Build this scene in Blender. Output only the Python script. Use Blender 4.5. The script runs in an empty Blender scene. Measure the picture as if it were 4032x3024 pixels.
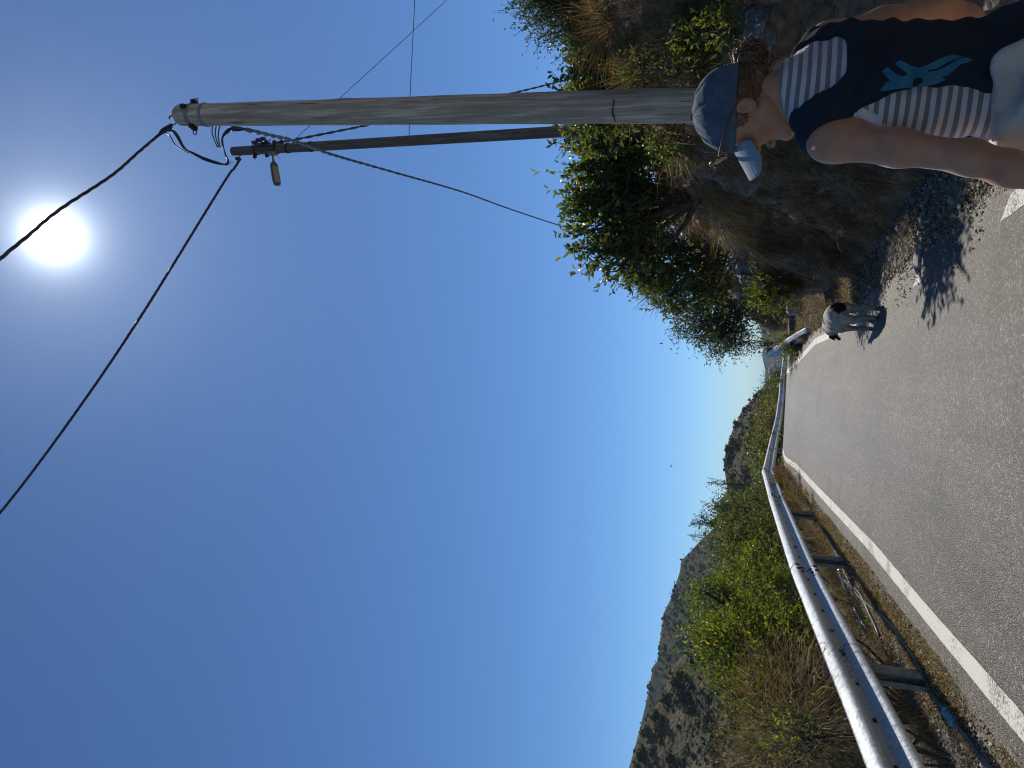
import bpy, bmesh, math, random
import numpy as np
from mathutils import Matrix, Vector, noise as mnoise

random.seed(7); rng = np.random.default_rng(7)
scene = bpy.context.scene
COL = scene.collection

# ------------------------------------------------------------------ camera
F_PX = 2912.0                       # focal length in pixels of the 4032 px photograph
PITCH = math.radians(17.6); ROLL = math.radians(3.0)
EYE = np.array([0.0, 0.0, 1.5])
_R = np.array([1, 0, 0.]); _T = np.array([0, -math.sin(PITCH), math.cos(PITCH)]); _B = -np.array([0, math.cos(PITCH), math.sin(PITCH)])
_c, _s = math.cos(ROLL), math.sin(ROLL)
RIGHT, UP, BACK = _c * _R + _s * _T, _c * _T - _s * _R, _B
cam_data = bpy.data.cameras.new('camera'); cam = bpy.data.objects.new('camera', cam_data); COL.objects.link(cam)
cam_data.sensor_width = 36.0; cam_data.lens = 26.0; cam_data.clip_start = 0.05; cam_data.clip_end = 60000
M = Matrix.Identity(4)
for i, ax in enumerate((-UP, RIGHT, BACK)):      # the phone was held upright, the file lies on its side
    for j in range(3): M[j][i] = ax[j]
M[0][3], M[1][3], M[2][3] = EYE
cam.matrix_world = M
scene.camera = cam

# ------------------------------------------------------------------ light
SUN_EL = math.radians(49.1); SUN_AZ = math.radians(12.4)
SUN = np.array([math.sin(SUN_AZ) * math.cos(SUN_EL), math.cos(SUN_AZ) * math.cos(SUN_EL), math.sin(SUN_EL)])
world = bpy.data.worlds.new('World'); scene.world = world; world.use_nodes = True
nt = world.node_tree; N = nt.nodes; L = nt.links
for n in list(N): N.remove(n)
out = N.new('ShaderNodeOutputWorld'); bg = N.new('ShaderNodeBackground'); sky = N.new('ShaderNodeTexSky')
sky.sky_type = 'NISHITA'; sky.sun_disc = False; sky.sun_elevation = SUN_EL; sky.sun_rotation = SUN_AZ
sky.altitude = 900; sky.air_density = 0.85; sky.dust_density = 0.1; sky.ozone_density = 3.0
bg.inputs['Strength'].default_value = 0.072
tint = N.new('ShaderNodeMix'); tint.data_type = 'RGBA'; tint.blend_type = 'MULTIPLY'; tint.inputs[0].default_value = 1.0; tint.inputs[7].default_value = (.50, .74, .96, 1)
L.new(sky.outputs[0], tint.inputs[6]); L.new(tint.outputs[2], bg.inputs['Color'])
# sun disc drawn oversized, with a painted glow imitating lens glare around it
tc = N.new('ShaderNodeTexCoord'); dt = N.new('ShaderNodeVectorMath'); dt.operation = 'DOT_PRODUCT'
nrm = N.new('ShaderNodeVectorMath'); nrm.operation = 'NORMALIZE'
L.new(tc.outputs['Generated'], nrm.inputs[0]); L.new(nrm.outputs[0], dt.inputs[0]); dt.inputs[1].default_value = tuple(SUN)
ac = N.new('ShaderNodeMath'); ac.operation = 'ARCCOSINE'; L.new(dt.outputs['Value'], ac.inputs[0])
def mth(op, a, b=None, clamp=False):
    m = N.new('ShaderNodeMath'); m.operation = op; m.use_clamp = clamp
    for i, v in enumerate((a, b)):
        if v is None: continue
        if isinstance(v, (int, float)): m.inputs[i].default_value = v
        else: L.new(v, m.inputs[i])
    return m.outputs[0]
def falloff(deg, amp): return mth('MULTIPLY', mth('EXPONENT', mth('MULTIPLY', ac.outputs[0], -1.0 / math.radians(deg))), amp)
core = mth('MULTIPLY', mth('EXPONENT', mth('MULTIPLY', mth('POWER', mth('DIVIDE', ac.outputs[0], math.radians(1.05)), 4.0), -1.0)), 9.0)
glow = mth('ADD', core, mth('ADD', falloff(.80, 5.0), falloff(5.0, 0.28)))
bg2 = N.new('ShaderNodeBackground'); bg2.inputs['Color'].default_value = (0.86, 0.93, 1.0, 1); L.new(glow, bg2.inputs['Strength'])
add = N.new('ShaderNodeAddShader'); L.new(bg.outputs[0], add.inputs[0]); L.new(bg2.outputs[0], add.inputs[1]); L.new(add.outputs[0], out.inputs['Surface'])
sd = bpy.data.lights.new('sun', 'SUN'); sd.energy = 3.15; sd.angle = math.radians(0.55); sd.color = (1.0, 0.93, 0.82)
so = bpy.data.objects.new('sun', sd); COL.objects.link(so)
so.rotation_euler = Vector(-SUN).to_track_quat('-Z', 'Y').to_euler()
vs = scene.view_settings; vs.view_transform = 'Standard'; vs.look = 'None'; vs.exposure = 0.5; vs.gamma = 1.0; vs.use_curve_mapping = False
scene.cycles.use_denoising = True; scene.cycles.max_bounces = 8; scene.cycles.volume_bounces = 0
scene.cycles.transparent_max_bounces = 8; scene.cycles.filter_width = 1.15

# ------------------------------------------------------------------ where things stand
def ray(dx, dy):
    k = 4032 / 2212
    return ((3024 - dy * k - 1512) / F_PX) * RIGHT + ((2016 - dx * k) / F_PX) * UP - BACK
def at_y(dx, dy, Y):
    d = ray(dx, dy); return EYE + d * (Y / d[1])
SLOPE = 0.018
def road_z(Y):
    Y = np.asarray(Y, float)
    return np.interp(Y, [-40, 0, 20, 22, 24, 28, 38, 46, 64, 90, 200], [-.72, 0, .36, .39, .36, -.02, -.62, -1.04, -1.9, -3.2, -9])
def road_x(Y):
    return np.interp(Y, [-40, 22, 28, 38, 46, 52, 58, 64, 90, 200], [0, 0, .3, 1.0, 2.1, 3.0, 4.0, 5.0, 12, 60])
def on_road(dx, dy, dz=0.0):
    d = ray(dx, dy); t = (dz - EYE[2]) / (d[2] - SLOPE * d[1]); return EYE + d * t
def foot_x(Y): return np.interp(Y, [-40, -2, 2, 5, 7.7, 10.4, 13, 16, 20, 25, 30, 40, 60, 90], [2.3, 2.3, 2.25, 2.05, 1.85, 1.62, 1.8, 2.2, 2.4, 2.15, 2.7, 5.2, 9.5, 18]) 
def fbm(x, y, z=0.0, sc=1.0, oct=4):
    return np.array([mnoise.fractal(Vector((a * sc, b * sc, c * sc)), 1.0, 2.0, oct) for a, b, c in np.broadcast(x, y, z)])
def ground_z(x, Y):
    x = np.asarray(x, float); Y = np.asarray(Y, float)
    xr = x - road_x(Y)
    dz = np.interp(xr, [-400, -90, -30, -8, -4.5, -3.0, -2.45, -2.05, -1.85, 1.3, 1.7, 3.0, 400],
                   [-170, -62, -17, -3.6, -1.15, -.42, -.13, -.04, -.012, -.012, .03, .10, .10])
    return road_z(Y) + dz

# ------------------------------------------------------------------ mesh helpers
def tag(o, label=None, cat=None, group=None, kind=None):
    if label: o['label'] = label
    if cat: o['category'] = cat
    if group: o['group'] = group
    if kind: o['kind'] = kind
    return o
def mesh_np(name, V, Fc, mat=None, cols=None, smooth=True, mats=None, midx=None):
    me = bpy.data.meshes.new(name)
    V = np.asarray(V, np.float32).reshape(-1, 3)
    if isinstance(Fc, np.ndarray):
        n = len(Fc); k = Fc.shape[1]
        me.vertices.add(len(V)); me.vertices.foreach_set('co', V.ravel())
        me.loops.add(n * k); me.loops.foreach_set('vertex_index', Fc.astype(np.int32).ravel())
        me.polygons.add(n); me.polygons.foreach_set('loop_start', np.arange(0, n * k, k, dtype=np.int32))
        me.polygons.foreach_set('loop_total', np.full(n, k, np.int32))
    else:
        me.from_pydata(V.tolist(), [], Fc)
    me.update(calc_edges=True)
    me.polygons.foreach_set('use_smooth', np.full(len(me.polygons), smooth))
    if cols is not None:
        a = me.color_attributes.new('Col', 'FLOAT_COLOR', 'POINT')
        c = np.ones((len(V), 4), np.float32); c[:, :3] = cols; a.data.foreach_set('color', c.ravel())
    if mat is not None: me.materials.append(mat)
    if mats is not None:
        for m in mats: me.materials.append(m)
        if midx is not None: me.polygons.foreach_set('material_index', np.asarray(midx, np.int32))
    return me
def obj(name, me, parent=None, loc=None):
    o = bpy.data.objects.new(name, me); COL.objects.link(o)
    if parent is not None: o.parent = parent
    if loc is not None: o.location = loc
    return o
def empty(name, loc, rz=0.0):
    o = bpy.data.objects.new(name, None); COL.objects.link(o); o.location = loc; o.rotation_euler = (0, 0, rz); o.empty_display_size = .2; return o
class Acc:
    """collects vertices and faces (tris/quads) of one part"""
    def __init__(s): s.V = []; s.F = []; s.n = 0
    def add(s, V, Fc):
        V = np.asarray(V, float).reshape(-1, 3); s.V.append(V)
        s.F += [tuple(int(i) + s.n for i in f) for f in Fc]; s.n += len(V); return s
    def box(s, c, h, R=None):
        v = np.array([[x, y, z] for x in (-1, 1) for y in (-1, 1) for z in (-1, 1)], float) * np.asarray(h)
        if R is not None: v = v @ np.asarray(R).T
        return s.add(v + np.asarray(c), [(0, 1, 3, 2), (4, 6, 7, 5), (0, 4, 5, 1), (2, 3, 7, 6), (0, 2, 6, 4), (1, 5, 7, 3)])
    def tube(s, P, r, sides=8, cap=True):
        P = np.asarray(P, float); n = len(P); r = np.broadcast_to(np.asarray(r, float), (n,))
        T = np.gradient(P, axis=0); T /= np.linalg.norm(T, axis=1)[:, None] + 1e-9
        a = np.cross(T[0], [0, 0, 1.0]);
        if np.linalg.norm(a) < .1: a = np.cross(T[0], [1.0, 0, 0])
        V = []; a /= np.linalg.norm(a)
        th = np.linspace(0, 2 * math.pi, sides, endpoint=False)
        for i in range(n):
            a = a - T[i] * (a @ T[i]); a /= np.linalg.norm(a) + 1e-9; b = np.cross(T[i], a)
            V.append(P[i] + r[i] * (np.cos(th)[:, None] * a + np.sin(th)[:, None] * b))
        Fc = [(i * sides + j, i * sides + (j + 1) % sides, (i + 1) * sides + (j + 1) % sides, (i + 1) * sides + j) for i in range(n - 1) for j in range(sides)]
        if cap: Fc += [tuple(range(sides))[::-1], tuple((n - 1) * sides + j for j in range(sides))]
        return s.add(np.concatenate(V), Fc)
    def build(s, name, mat, parent=None, smooth=True, loc=None):
        V = np.concatenate(s.V); me = mesh_np(name, V, s.F, mat, smooth=smooth)
        return obj(name, me, parent, loc)
def spline(P, n=8):
    P = np.asarray(P, float); m = len(P)
    if m < 3: return np.linspace(P[0], P[-1], n + 1)
    Q = np.vstack([2 * P[0] - P[1], P, 2 * P[-1] - P[-2]]); o_ = []
    for i in range(m - 1):
        p0, p1, p2, p3 = Q[i:i + 4]
        for t in np.linspace(0, 1, n, endpoint=False):
            o_.append(.5 * ((2 * p1) + (-p0 + p2) * t + (2 * p0 - 5 * p1 + 4 * p2 - p3) * t * t + (-p0 + 3 * p1 - 3 * p2 + p3) * t ** 3))
    o_.append(P[-1]); return np.array(o_)
def bevel(o, w=.004, seg=2):
    m = o.modifiers.new('bevel', 'BEVEL'); m.width = w; m.segments = seg; m.limit_method = 'ANGLE'; return o

# ------------------------------------------------------------------ materials
def new_mat(name):
    m = bpy.data.materials.new(name); m.use_nodes = True; t = m.node_tree; p = t.nodes['Principled BSDF']; return m, t, p
def mat(name, c1, c2=None, scale=6.0, rough=.8, metal=0.0, bump=0.0, bscale=40.0, spec=.5, c3=None, stretch=(1, 1, 1), detail=6, bdist=.01, rvar=0.0):
    m, t, p = new_mat(name); nn, lk = t.nodes, t.links
    p.inputs['Roughness'].default_value = rough; p.inputs['Metallic'].default_value = metal; p.inputs['Specular IOR Level'].default_value = spec
    if c2 is None: p.inputs['Base Color'].default_value = (*c1, 1)
    tc = nn.new('ShaderNodeTexCoord'); mp = nn.new('ShaderNodeMapping'); mp.inputs['Scale'].default_value = stretch; lk.new(tc.outputs['Object'], mp.inputs[0])
    if c2 is not None:
        no = nn.new('ShaderNodeTexNoise'); no.inputs['Scale'].default_value = scale; no.inputs['Detail'].default_value = detail; no.inputs['Roughness'].default_value = .6
        lk.new(mp.outputs[0], no.inputs['Vector']); cr = nn.new('ShaderNodeValToRGB'); lk.new(no.outputs['Fac'], cr.inputs[0]); lk.new(cr.outputs[0], p.inputs['Base Color'])
        e = cr.color_ramp.elements; e[0].position = .36; e[0].color = (*c1, 1); e[1].position = .64; e[1].color = (*c2, 1)
        if c3 is not None: x = e.new(.5); x.color = (*c3, 1)
        if rvar:
            mr = nn.new('ShaderNodeMapRange'); lk.new(no.outputs['Fac'], mr.inputs[0]); mr.inputs[1].default_value = .3; mr.inputs[2].default_value = .7
            mr.inputs[3].default_value = rough - rvar; mr.inputs[4].default_value = rough + rvar; lk.new(mr.outputs[0], p.inputs['Roughness'])
    if bump:
        nb = nn.new('ShaderNodeTexNoise'); nb.inputs['Scale'].default_value = bscale; nb.inputs['Detail'].default_value = 6; lk.new(mp.outputs[0], nb.inputs['Vector'])
        b = nn.new('ShaderNodeBump'); b.inputs['Strength'].default_value = bump; b.inputs['Distance'].default_value = bdist; lk.new(nb.outputs['Fac'], b.inputs['Height']); lk.new(b.outputs[0], p.inputs['Normal'])
    return m
def leaf_mat(name, rough=.45, trans=.45, gain=1.0, spec=.5):
    m, t, p = new_mat(name); nn, lk = t.nodes, t.links
    at = nn.new('ShaderNodeAttribute'); at.attribute_name = 'Col'
    lk.new(at.outputs['Color'], p.inputs['Base Color']); p.inputs['Roughness'].default_value = rough; p.inputs['Specular IOR Level'].default_value = spec
    tr = nn.new('ShaderNodeBsdfTranslucent'); mx = nn.new('ShaderNodeMixShader'); mx.inputs[0].default_value = trans
    mu = nn.new('ShaderNodeMix'); mu.data_type = 'RGBA'; mu.blend_type = 'MULTIPLY'; mu.inputs[0].default_value = 1.0
    lk.new(at.outputs['Color'], mu.inputs[6]); mu.inputs[7].default_value = (1.9 * gain, 1.9 * gain, .9 * gain, 1); lk.new(mu.outputs[2], tr.inputs[0])
    lk.new(p.outputs[0], mx.inputs[1]); lk.new(tr.outputs[0], mx.inputs[2]); lk.new(mx.outputs[0], nn['Material Output'].inputs['Surface'])
    return m
def attr_mat(name, rough=.85, bump=.4, bscale=60, spec=.3, bdist=.01, var=.35, vscale=8):
    """colour attribute broken up by noise"""
    m, t, p = new_mat(name); nn, lk = t.nodes, t.links
    at = nn.new('ShaderNodeAttribute'); at.attribute_name = 'Col'; tc = nn.new('ShaderNodeTexCoord')
    no = nn.new('ShaderNodeTexNoise'); no.inputs['Scale'].default_value = vscale; no.inputs['Detail'].default_value = 8; lk.new(tc.outputs['Object'], no.inputs['Vector'])
    mr = nn.new('ShaderNodeMapRange'); mr.inputs[1].default_value = .3; mr.inputs[2].default_value = .7; mr.inputs[3].default_value = 1 - var; mr.inputs[4].default_value = 1 + var
    lk.new(no.outputs['Fac'], mr.inputs[0]); mu = nn.new('ShaderNodeMix'); mu.data_type = 'RGBA'; mu.blend_type = 'MULTIPLY'; mu.inputs[0].default_value = 1
    lk.new(at.outputs['Color'], mu.inputs[6]); lk.new(mr.outputs[0], mu.inputs[7]); lk.new(mu.outputs[2], p.inputs['Base Color'])
    p.inputs['Roughness'].default_value = rough; p.inputs['Specular IOR Level'].default_value = spec
    nb = nn.new('ShaderNodeTexNoise'); nb.inputs['Scale'].default_value = bscale; nb.inputs['Detail'].default_value = 6; lk.new(tc.outputs['Object'], nb.inputs['Vector'])
    b = nn.new('ShaderNodeBump'); b.inputs['Strength'].default_value = bump; b.inputs['Distance'].default_value = bdist; lk.new(nb.outputs['Fac'], b.inputs['Height']); lk.new(b.outputs[0], p.inputs['Normal'])
    return m
MT = {}
MT['leaf'] = leaf_mat('leaf', .38, .42)
MT['dryleaf'] = leaf_mat('dry_grass', .6, .3, .55, .2)
MT['bark'] = mat('bark', (.05, .038, .028), (.12, .095, .07), 20, .9, bump=.6, bscale=60)
MT['steel'] = mat('galvanised_steel', (.25, .28, .31), (.46, .49, .52), 26, .5, .4, bump=.35, bscale=16, bdist=.012, rvar=.12)
MT['steel_dull'] = mat('dull_galvanised_steel', (.20, .20, .19), (.34, .33, .31), 18, .6, .5, bump=.2, bscale=60)
MT['black'] = mat('black_rubber', (.015, .015, .017), (.03, .03, .032), 20, .55)
MT['hole'] = mat('rust_and_hole_shade', (.02, .014, .01), (.05, .03, .02), 60, .9)  # also gives the rail slots their painted hole shade
MT['stone'] = mat('grey_stone', (.16, .155, .15), (.33, .32, .30), 14, .85, bump=.6, bscale=50)

def asphalt_mat():
    m, t, p = new_mat('asphalt'); nn, lk = t.nodes, t.links
    tc = nn.new('ShaderNodeTexCoord')
    vo = nn.new('ShaderNodeTexVoronoi'); vo.inputs['Scale'].default_value = 92; lk.new(tc.outputs['Object'], vo.inputs['Vector'])
    hsv = nn.new('ShaderNodeSeparateColor'); lk.new(vo.outputs['Color'], hsv.inputs[0])
    cr = nn.new('ShaderNodeValToRGB'); lk.new(hsv.outputs[0], cr.inputs[0]); e = cr.color_ramp.elements
    e[0].position = 0.0; e[0].color = (.045, .041, .035, 1); e[1].position = 1.0; e[1].color = (.34, .32, .29, 1)
    for pz, c in ((.45, (.072, .066, .057)), (.8, (.108, .099, .085)), (.93, (.20, .183, .155))): x = e.new(pz); x.color = (*c, 1)
    no = nn.new('ShaderNodeTexNoise'); no.inputs['Scale'].default_value = .7; no.inputs['Detail'].default_value = 9; no.inputs['Roughness'].default_value = .62
    mp = nn.new('ShaderNodeMapping'); mp.inputs['Scale'].default_value = (1.6, .35, 1); lk.new(tc.outputs['Object'], mp.inputs[0]); lk.new(mp.outputs[0], no.inputs['Vector'])
    mr = nn.new('ShaderNodeMapRange'); mr.inputs[1].default_value = .3; mr.inputs[2].default_value = .7; mr.inputs[3].default_value = .68; mr.inputs[4].default_value = 1.3; lk.new(no.outputs['Fac'], mr.inputs[0])
    mu = nn.new('ShaderNodeMix'); mu.data_type = 'RGBA'; mu.blend_type = 'MULTIPLY'; mu.inputs[0].default_value = 1; lk.new(cr.outputs[0], mu.inputs[6]); lk.new(mr.outputs[0], mu.inputs[7])
    def fac(scale, mpscale, lo, hi, o0, o1, det=8):
        q = nn.new('ShaderNodeMapping'); q.inputs['Scale'].default_value = mpscale; lk.new(tc.outputs['Object'], q.inputs[0]); z = nn.new('ShaderNodeTexNoise'); z.inputs['Scale'].default_value = scale; z.inputs['Detail'].default_value = det; lk.new(q.outputs[0], z.inputs['Vector'])
        w = nn.new('ShaderNodeMapRange'); w.inputs[1].default_value = lo; w.inputs[2].default_value = hi; w.inputs[3].default_value = o0; w.inputs[4].default_value = o1; lk.new(z.outputs['Fac'], w.inputs[0]); return w.outputs[0]
    cur = mu.outputs[2]
    for f_ in (fac(1.1, (1, 1, 1), .56, .68, 1.0, .72), fac(2.6, (3.0, .12, 1), .35, .65, .88, 1.1), fac(22, (1, 1, 1), .66, .74, 1.0, .6, 3), fac(9, (1, .5, 1), .68, .72, 1.0, 1.35, 4)):
        x = nn.new('ShaderNodeMix'); x.data_type = 'RGBA'; x.blend_type = 'MULTIPLY'; x.inputs[0].default_value = 1; lk.new(cur, x.inputs[6]); lk.new(f_, x.inputs[7]); cur = x.outputs[2]
    vc = nn.new('ShaderNodeTexVoronoi'); vc.feature = 'DISTANCE_TO_EDGE'; vc.inputs['Scale'].default_value = .55; wn = nn.new('ShaderNodeTexNoise'); wn.inputs['Scale'].default_value = 2.5; wn.inputs['Detail'].default_value = 6; lk.new(tc.outputs['Object'], wn.inputs['Vector'])
    wa = nn.new('ShaderNodeMix'); wa.data_type = 'RGBA'; wa.inputs[0].default_value = .35; lk.new(tc.outputs['Object'], wa.inputs[6]); lk.new(wn.outputs['Color'], wa.inputs[7]); lk.new(wa.outputs[2], vc.inputs['Vector'])
    ck = nn.new('ShaderNodeMapRange'); ck.inputs[1].default_value = 0; ck.inputs[2].default_value = .004; ck.inputs[3].default_value = .62; ck.inputs[4].default_value = 1; lk.new(vc.outputs['Distance'], ck.inputs[0])
    x = nn.new('ShaderNodeMix'); x.data_type = 'RGBA'; x.blend_type = 'MULTIPLY'; x.inputs[0].default_value = 1; lk.new(cur, x.inputs[6]); lk.new(ck.outputs[0], x.inputs[7]); cur = x.outputs[2]
    lk.new(cur, p.inputs['Base Color']); p.inputs['Roughness'].default_value = .52; p.inputs['Specular IOR Level'].default_value = .33; p.inputs['Specular Tint'].default_value = (1, .95, .87, 1)
    b = nn.new('ShaderNodeBump'); b.inputs['Strength'].default_value = .8; b.inputs['Distance'].default_value = .006
    v2 = nn.new('ShaderNodeTexVoronoi'); v2.inputs['Scale'].default_value = 92; lk.new(tc.outputs['Object'], v2.inputs['Vector']); lk.new(v2.outputs['Distance'], b.inputs['Height']); b.invert = True
    lk.new(b.outputs[0], p.inputs['Normal'])
    return m
def paint_mat():
    m, t, p = new_mat('worn_white_paint'); nn, lk = t.nodes, t.links
    tc = nn.new('ShaderNodeTexCoord'); no = nn.new('ShaderNodeTexNoise'); no.inputs['Scale'].default_value = 55; no.inputs['Detail'].default_value = 5; lk.new(tc.outputs['Object'], no.inputs['Vector'])
    n2 = nn.new('ShaderNodeTexNoise'); n2.inputs['Scale'].default_value = 3; n2.inputs['Detail'].default_value = 6; lk.new(tc.outputs['Object'], n2.inputs['Vector'])
    ad = nn.new('ShaderNodeMath'); ad.operation = 'ADD'; lk.new(no.outputs['Fac'], ad.inputs[0]); lk.new(n2.outputs['Fac'], ad.inputs[1])
    cr = nn.new('ShaderNodeValToRGB'); lk.new(ad.outputs[0], cr.inputs[0]); e = cr.color_ramp.elements
    mh = nn.new('ShaderNodeMath'); mh.operation = 'MULTIPLY'; mh.inputs[1].default_value = .5; lk.new(ad.outputs[0], mh.inputs[0]); lk.new(mh.outputs[0], cr.inputs[0])
    e[0].position = .36; e[0].color = (.13, .125, .115, 1); e[1].position = .47; e[1].color = (.60, .585, .53, 1)
    lk.new(cr.outputs[0], p.inputs['Base Color']); p.inputs['Roughness'].default_value = .75
    v2 = nn.new('ShaderNodeTexVoronoi'); v2.inputs['Scale'].default_value = 80; lk.new(tc.outputs['Object'], v2.inputs['Vector'])
    b = nn.new('ShaderNodeBump'); b.inputs['Strength'].default_value = .5; b.inputs['Distance'].default_value = .004; b.invert = True; lk.new(v2.outputs['Distance'], b.inputs['Height']); lk.new(b.outputs[0], p.inputs['Normal'])
    return m
MT['asphalt'] = asphalt_mat(); MT['paint'] = paint_mat()
MT['soil'] = mat('dry_soil', (.11, .088, .066), (.25, .21, .165), 5, .95, bump=1.0, bscale=30, c3=(.17, .14, .105), bdist=.04, detail=10)
MT['bank'] = attr_mat('bank_earth', .95, 1.0, 16, .15, .07, .45, 7)
MT['hill'] = attr_mat('hill_ground', .95, .8, .5, .1, 2.0, .35, .12)

# ------------------------------------------------------------------ ground and road
def grid_faces(nu, nv):
    i, j = np.meshgrid(np.arange(nu - 1), np.arange(nv - 1), indexing='ij'); a = (i * nv + j).ravel()
    return np.stack([a, a + nv, a + nv + 1, a + 1], 1)
def sheet(name, xs, ys, zf, m, follow=True):
    Y, X = np.meshgrid(ys, xs, indexing='ij'); Xw = X + (road_x(Y) if follow else 0)
    V = np.stack([Xw, Y, zf(Xw, Y)], -1).reshape(-1, 3)
    return obj(name, mesh_np(name, V, grid_faces(len(ys), len(xs))[:, ::-1], m))
xs = np.concatenate([np.linspace(-300, -40, 14)[:-1], np.linspace(-40, -8, 24)[:-1], np.linspace(-8, -1.7, 90), np.linspace(-1.4, 1.0, 6), np.linspace(1.15, 2.6, 30), np.linspace(3.0, 12, 8)])
ys = np.concatenate([np.linspace(-30, 1, 20)[:-1], np.linspace(1, 18, 240)[:-1], np.linspace(18, 60, 160)[:-1], np.linspace(60, 200, 30)])
def zf(x, y):
    z = ground_z(x, y); xr = x - road_x(y); sh = z.shape
    n1 = fbm(x.ravel(), y.ravel(), 0, 2.2, 5).reshape(sh); n2 = fbm(x.ravel(), y.ravel(), 5, .12, 4).reshape(sh)
    w = np.clip((-xr - 1.95) / .5, 0, 1) + np.clip((xr - 1.25) / .3, 0, 1)
    return z - .01 + np.clip(w, 0, 1) * .035 * n1 + np.clip((-xr - 3) / 6, 0, 1) * 1.2 * n2
tag(sheet('ground', xs, ys, zf, MT['soil']), kind='structure')
V = [(-6900, -400, -175), (6900, -400, -175), (6900, 8100, -260), (-6900, 8100, -260)]
tag(obj('valley_floor', mesh_np('valley_floor', V, [(0, 1, 2, 3)], mat('valley_scrub', (.06, .06, .035), (.13, .11, .07), .01, .95))), kind='structure')
# asphalt with ragged edges
ys_r = np.concatenate([np.linspace(-30, 1, 20)[:-1], np.linspace(1, 26, 500)[:-1], np.linspace(26, 90, 120)])
def strip(name, xl, xr_, dz, m, ys=ys_r, nx=9):
    T = np.linspace(0, 1, nx); Yg, Tg = np.meshgrid(ys, T, indexing='ij')
    X = xl[:, None] * (1 - Tg) + xr_[:, None] * Tg + road_x(Yg)
    V = np.stack([X, Yg, road_z(Yg) + dz], -1).reshape(-1, 3)
    return obj(name, mesh_np(name, V, grid_faces(len(ys), nx)[:, ::-1], m))
def jag(ys, s, a): return a * fbm(ys, 0 * ys + s, 0, 5, 5) + a * 1.5 * fbm(ys, 0 * ys + s, 3, .7, 2)
left_line = lambda Y: np.interp(Y, [-30, 4.4, 6.4, 8.7, 14, 18, 21, 24, 60], [-1.62, -1.60, -1.57, -1.52, -1.55, -1.55, -1.64, -1.68, -1.6])
right_line = lambda Y: np.interp(Y, [-30, 4.75, 9.45, 15.5, 21, 24, 60], [1.22, 1.20, 1.02, 1.12, .82, .7, .8])
road = strip('road', left_line(ys_r) - .22 + jag(ys_r, 1, .02), np.maximum(right_line(ys_r), 1.0) + .24 + jag(ys_r, 9, .05), 0.0, MT['asphalt']); tag(road, kind='structure')
tag(strip('edge_line_left', left_line(ys_r) - .065 + jag(ys_r, 21, .004), left_line(ys_r) + .065 + jag(ys_r, 25, .004), .004, MT['paint'], nx=3), kind='structure')
for y0_, y1_ in ((-30, 5.12), (7.0, 7.35), (9.9, 90)):
    yy = np.concatenate([ys_r[(ys_r > y0_) & (ys_r < y1_)], [y1_]]); e_ = np.clip((y1_ - yy) / .16, 0, 1) if y1_ < 20 else np.ones(len(yy))
    e2_ = np.clip((yy - y0_) / .25, 0, 1); wd_ = .125 * e_ * e2_; b_ = right_line(yy) - .06 + jag(yy, 31, .008)
    tag(strip('edge_line_right', b_, b_ + wd_ + .002, .004, MT['paint'], ys=yy, nx=3), kind='structure')

# pebbles: irregular little stones, joined
def ico(sub=1):
    bm = bmesh.new(); bmesh.ops.create_icosphere(bm, subdivisions=sub, radius=1); v = np.array([x.co for x in bm.verts]); f = np.array([[q.index for q in g.verts] for g in bm.faces]); bm.free(); return v, f
IV, IF = ico(1); IV2, IF2 = ico(2)
def scatter_stones(name, P, S, m, cols=None, kind='stuff', flat=.6):
    n = len(P); q = rng.normal(size=(n, 3, 3)); Q, _ = np.linalg.qr(q)
    J = 1 + .28 * rng.normal(size=(n, len(IV), 1))
    sc = S[:, None, None] * np.stack([np.ones(n), rng.uniform(.6, 1, n), rng.uniform(.4, .8, n)], 1)[:, None, :]
    V = np.einsum('nij,nvj->nvi', Q, IV[None] * J * sc); V[:, :, 2] *= flat + .3; V += P[:, None, :]
    Fc = (IF[None] + (np.arange(n) * len(IV))[:, None, None]).reshape(-1, 3)
    cc = None if cols is None else np.repeat(cols, len(IV), 0)
    return tag(obj(name, mesh_np(name, V, Fc, m, cc, smooth=False)), kind=kind)
MT['pebble'] = attr_mat('pebble', .85, .2, 80, .3, .004, .2, 30)
def stone_cols(n, base=((.30, .28, .25), (.18, .15, .12), (.40, .38, .35))):
    b = np.array(base); return b[rng.integers(0, len(b), n)] * rng.uniform(.6, 1.25, (n, 1))
n = 14000; Y = 2.6 + 17 * rng.random(n) ** 1.25; t = rng.random(n); x = (right_line(Y) + .18) * (1 - t) + (foot_x(Y) + .12) * t + rng.normal(size=n) * .05
P = np.stack([x, Y, ground_z(x, Y) + .004], 1)
g1 = scatter_stones('verge_gravel', P, rng.uniform(.006, .022, n) * (1 + 1.2 * (rng.random(n) > .95)), MT['pebble'], stone_cols(n, ((.30, .28, .24), (.18, .16, .13), (.42, .40, .36), (.20, .16, .10))))
g1['label'] = 'loose grey and brown gravel on the verge at the foot of the bank'
n = 9000; Y = 2.8 + 12 * rng.random(n) ** 1.3; x = left_line(Y) - .25 - rng.random(n) ** .8 * 1.6
P = np.stack([x, Y, ground_z(x, Y) + .003], 1)
g2 = scatter_stones('shoulder_gravel', P, rng.uniform(.006, .019, n), MT['pebble'], stone_cols(n, ((.34, .29, .23), (.24, .19, .14), (.50, .46, .39))))
g2['label'] = 'small tan stones in the dry soil under the guardrail'
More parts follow.
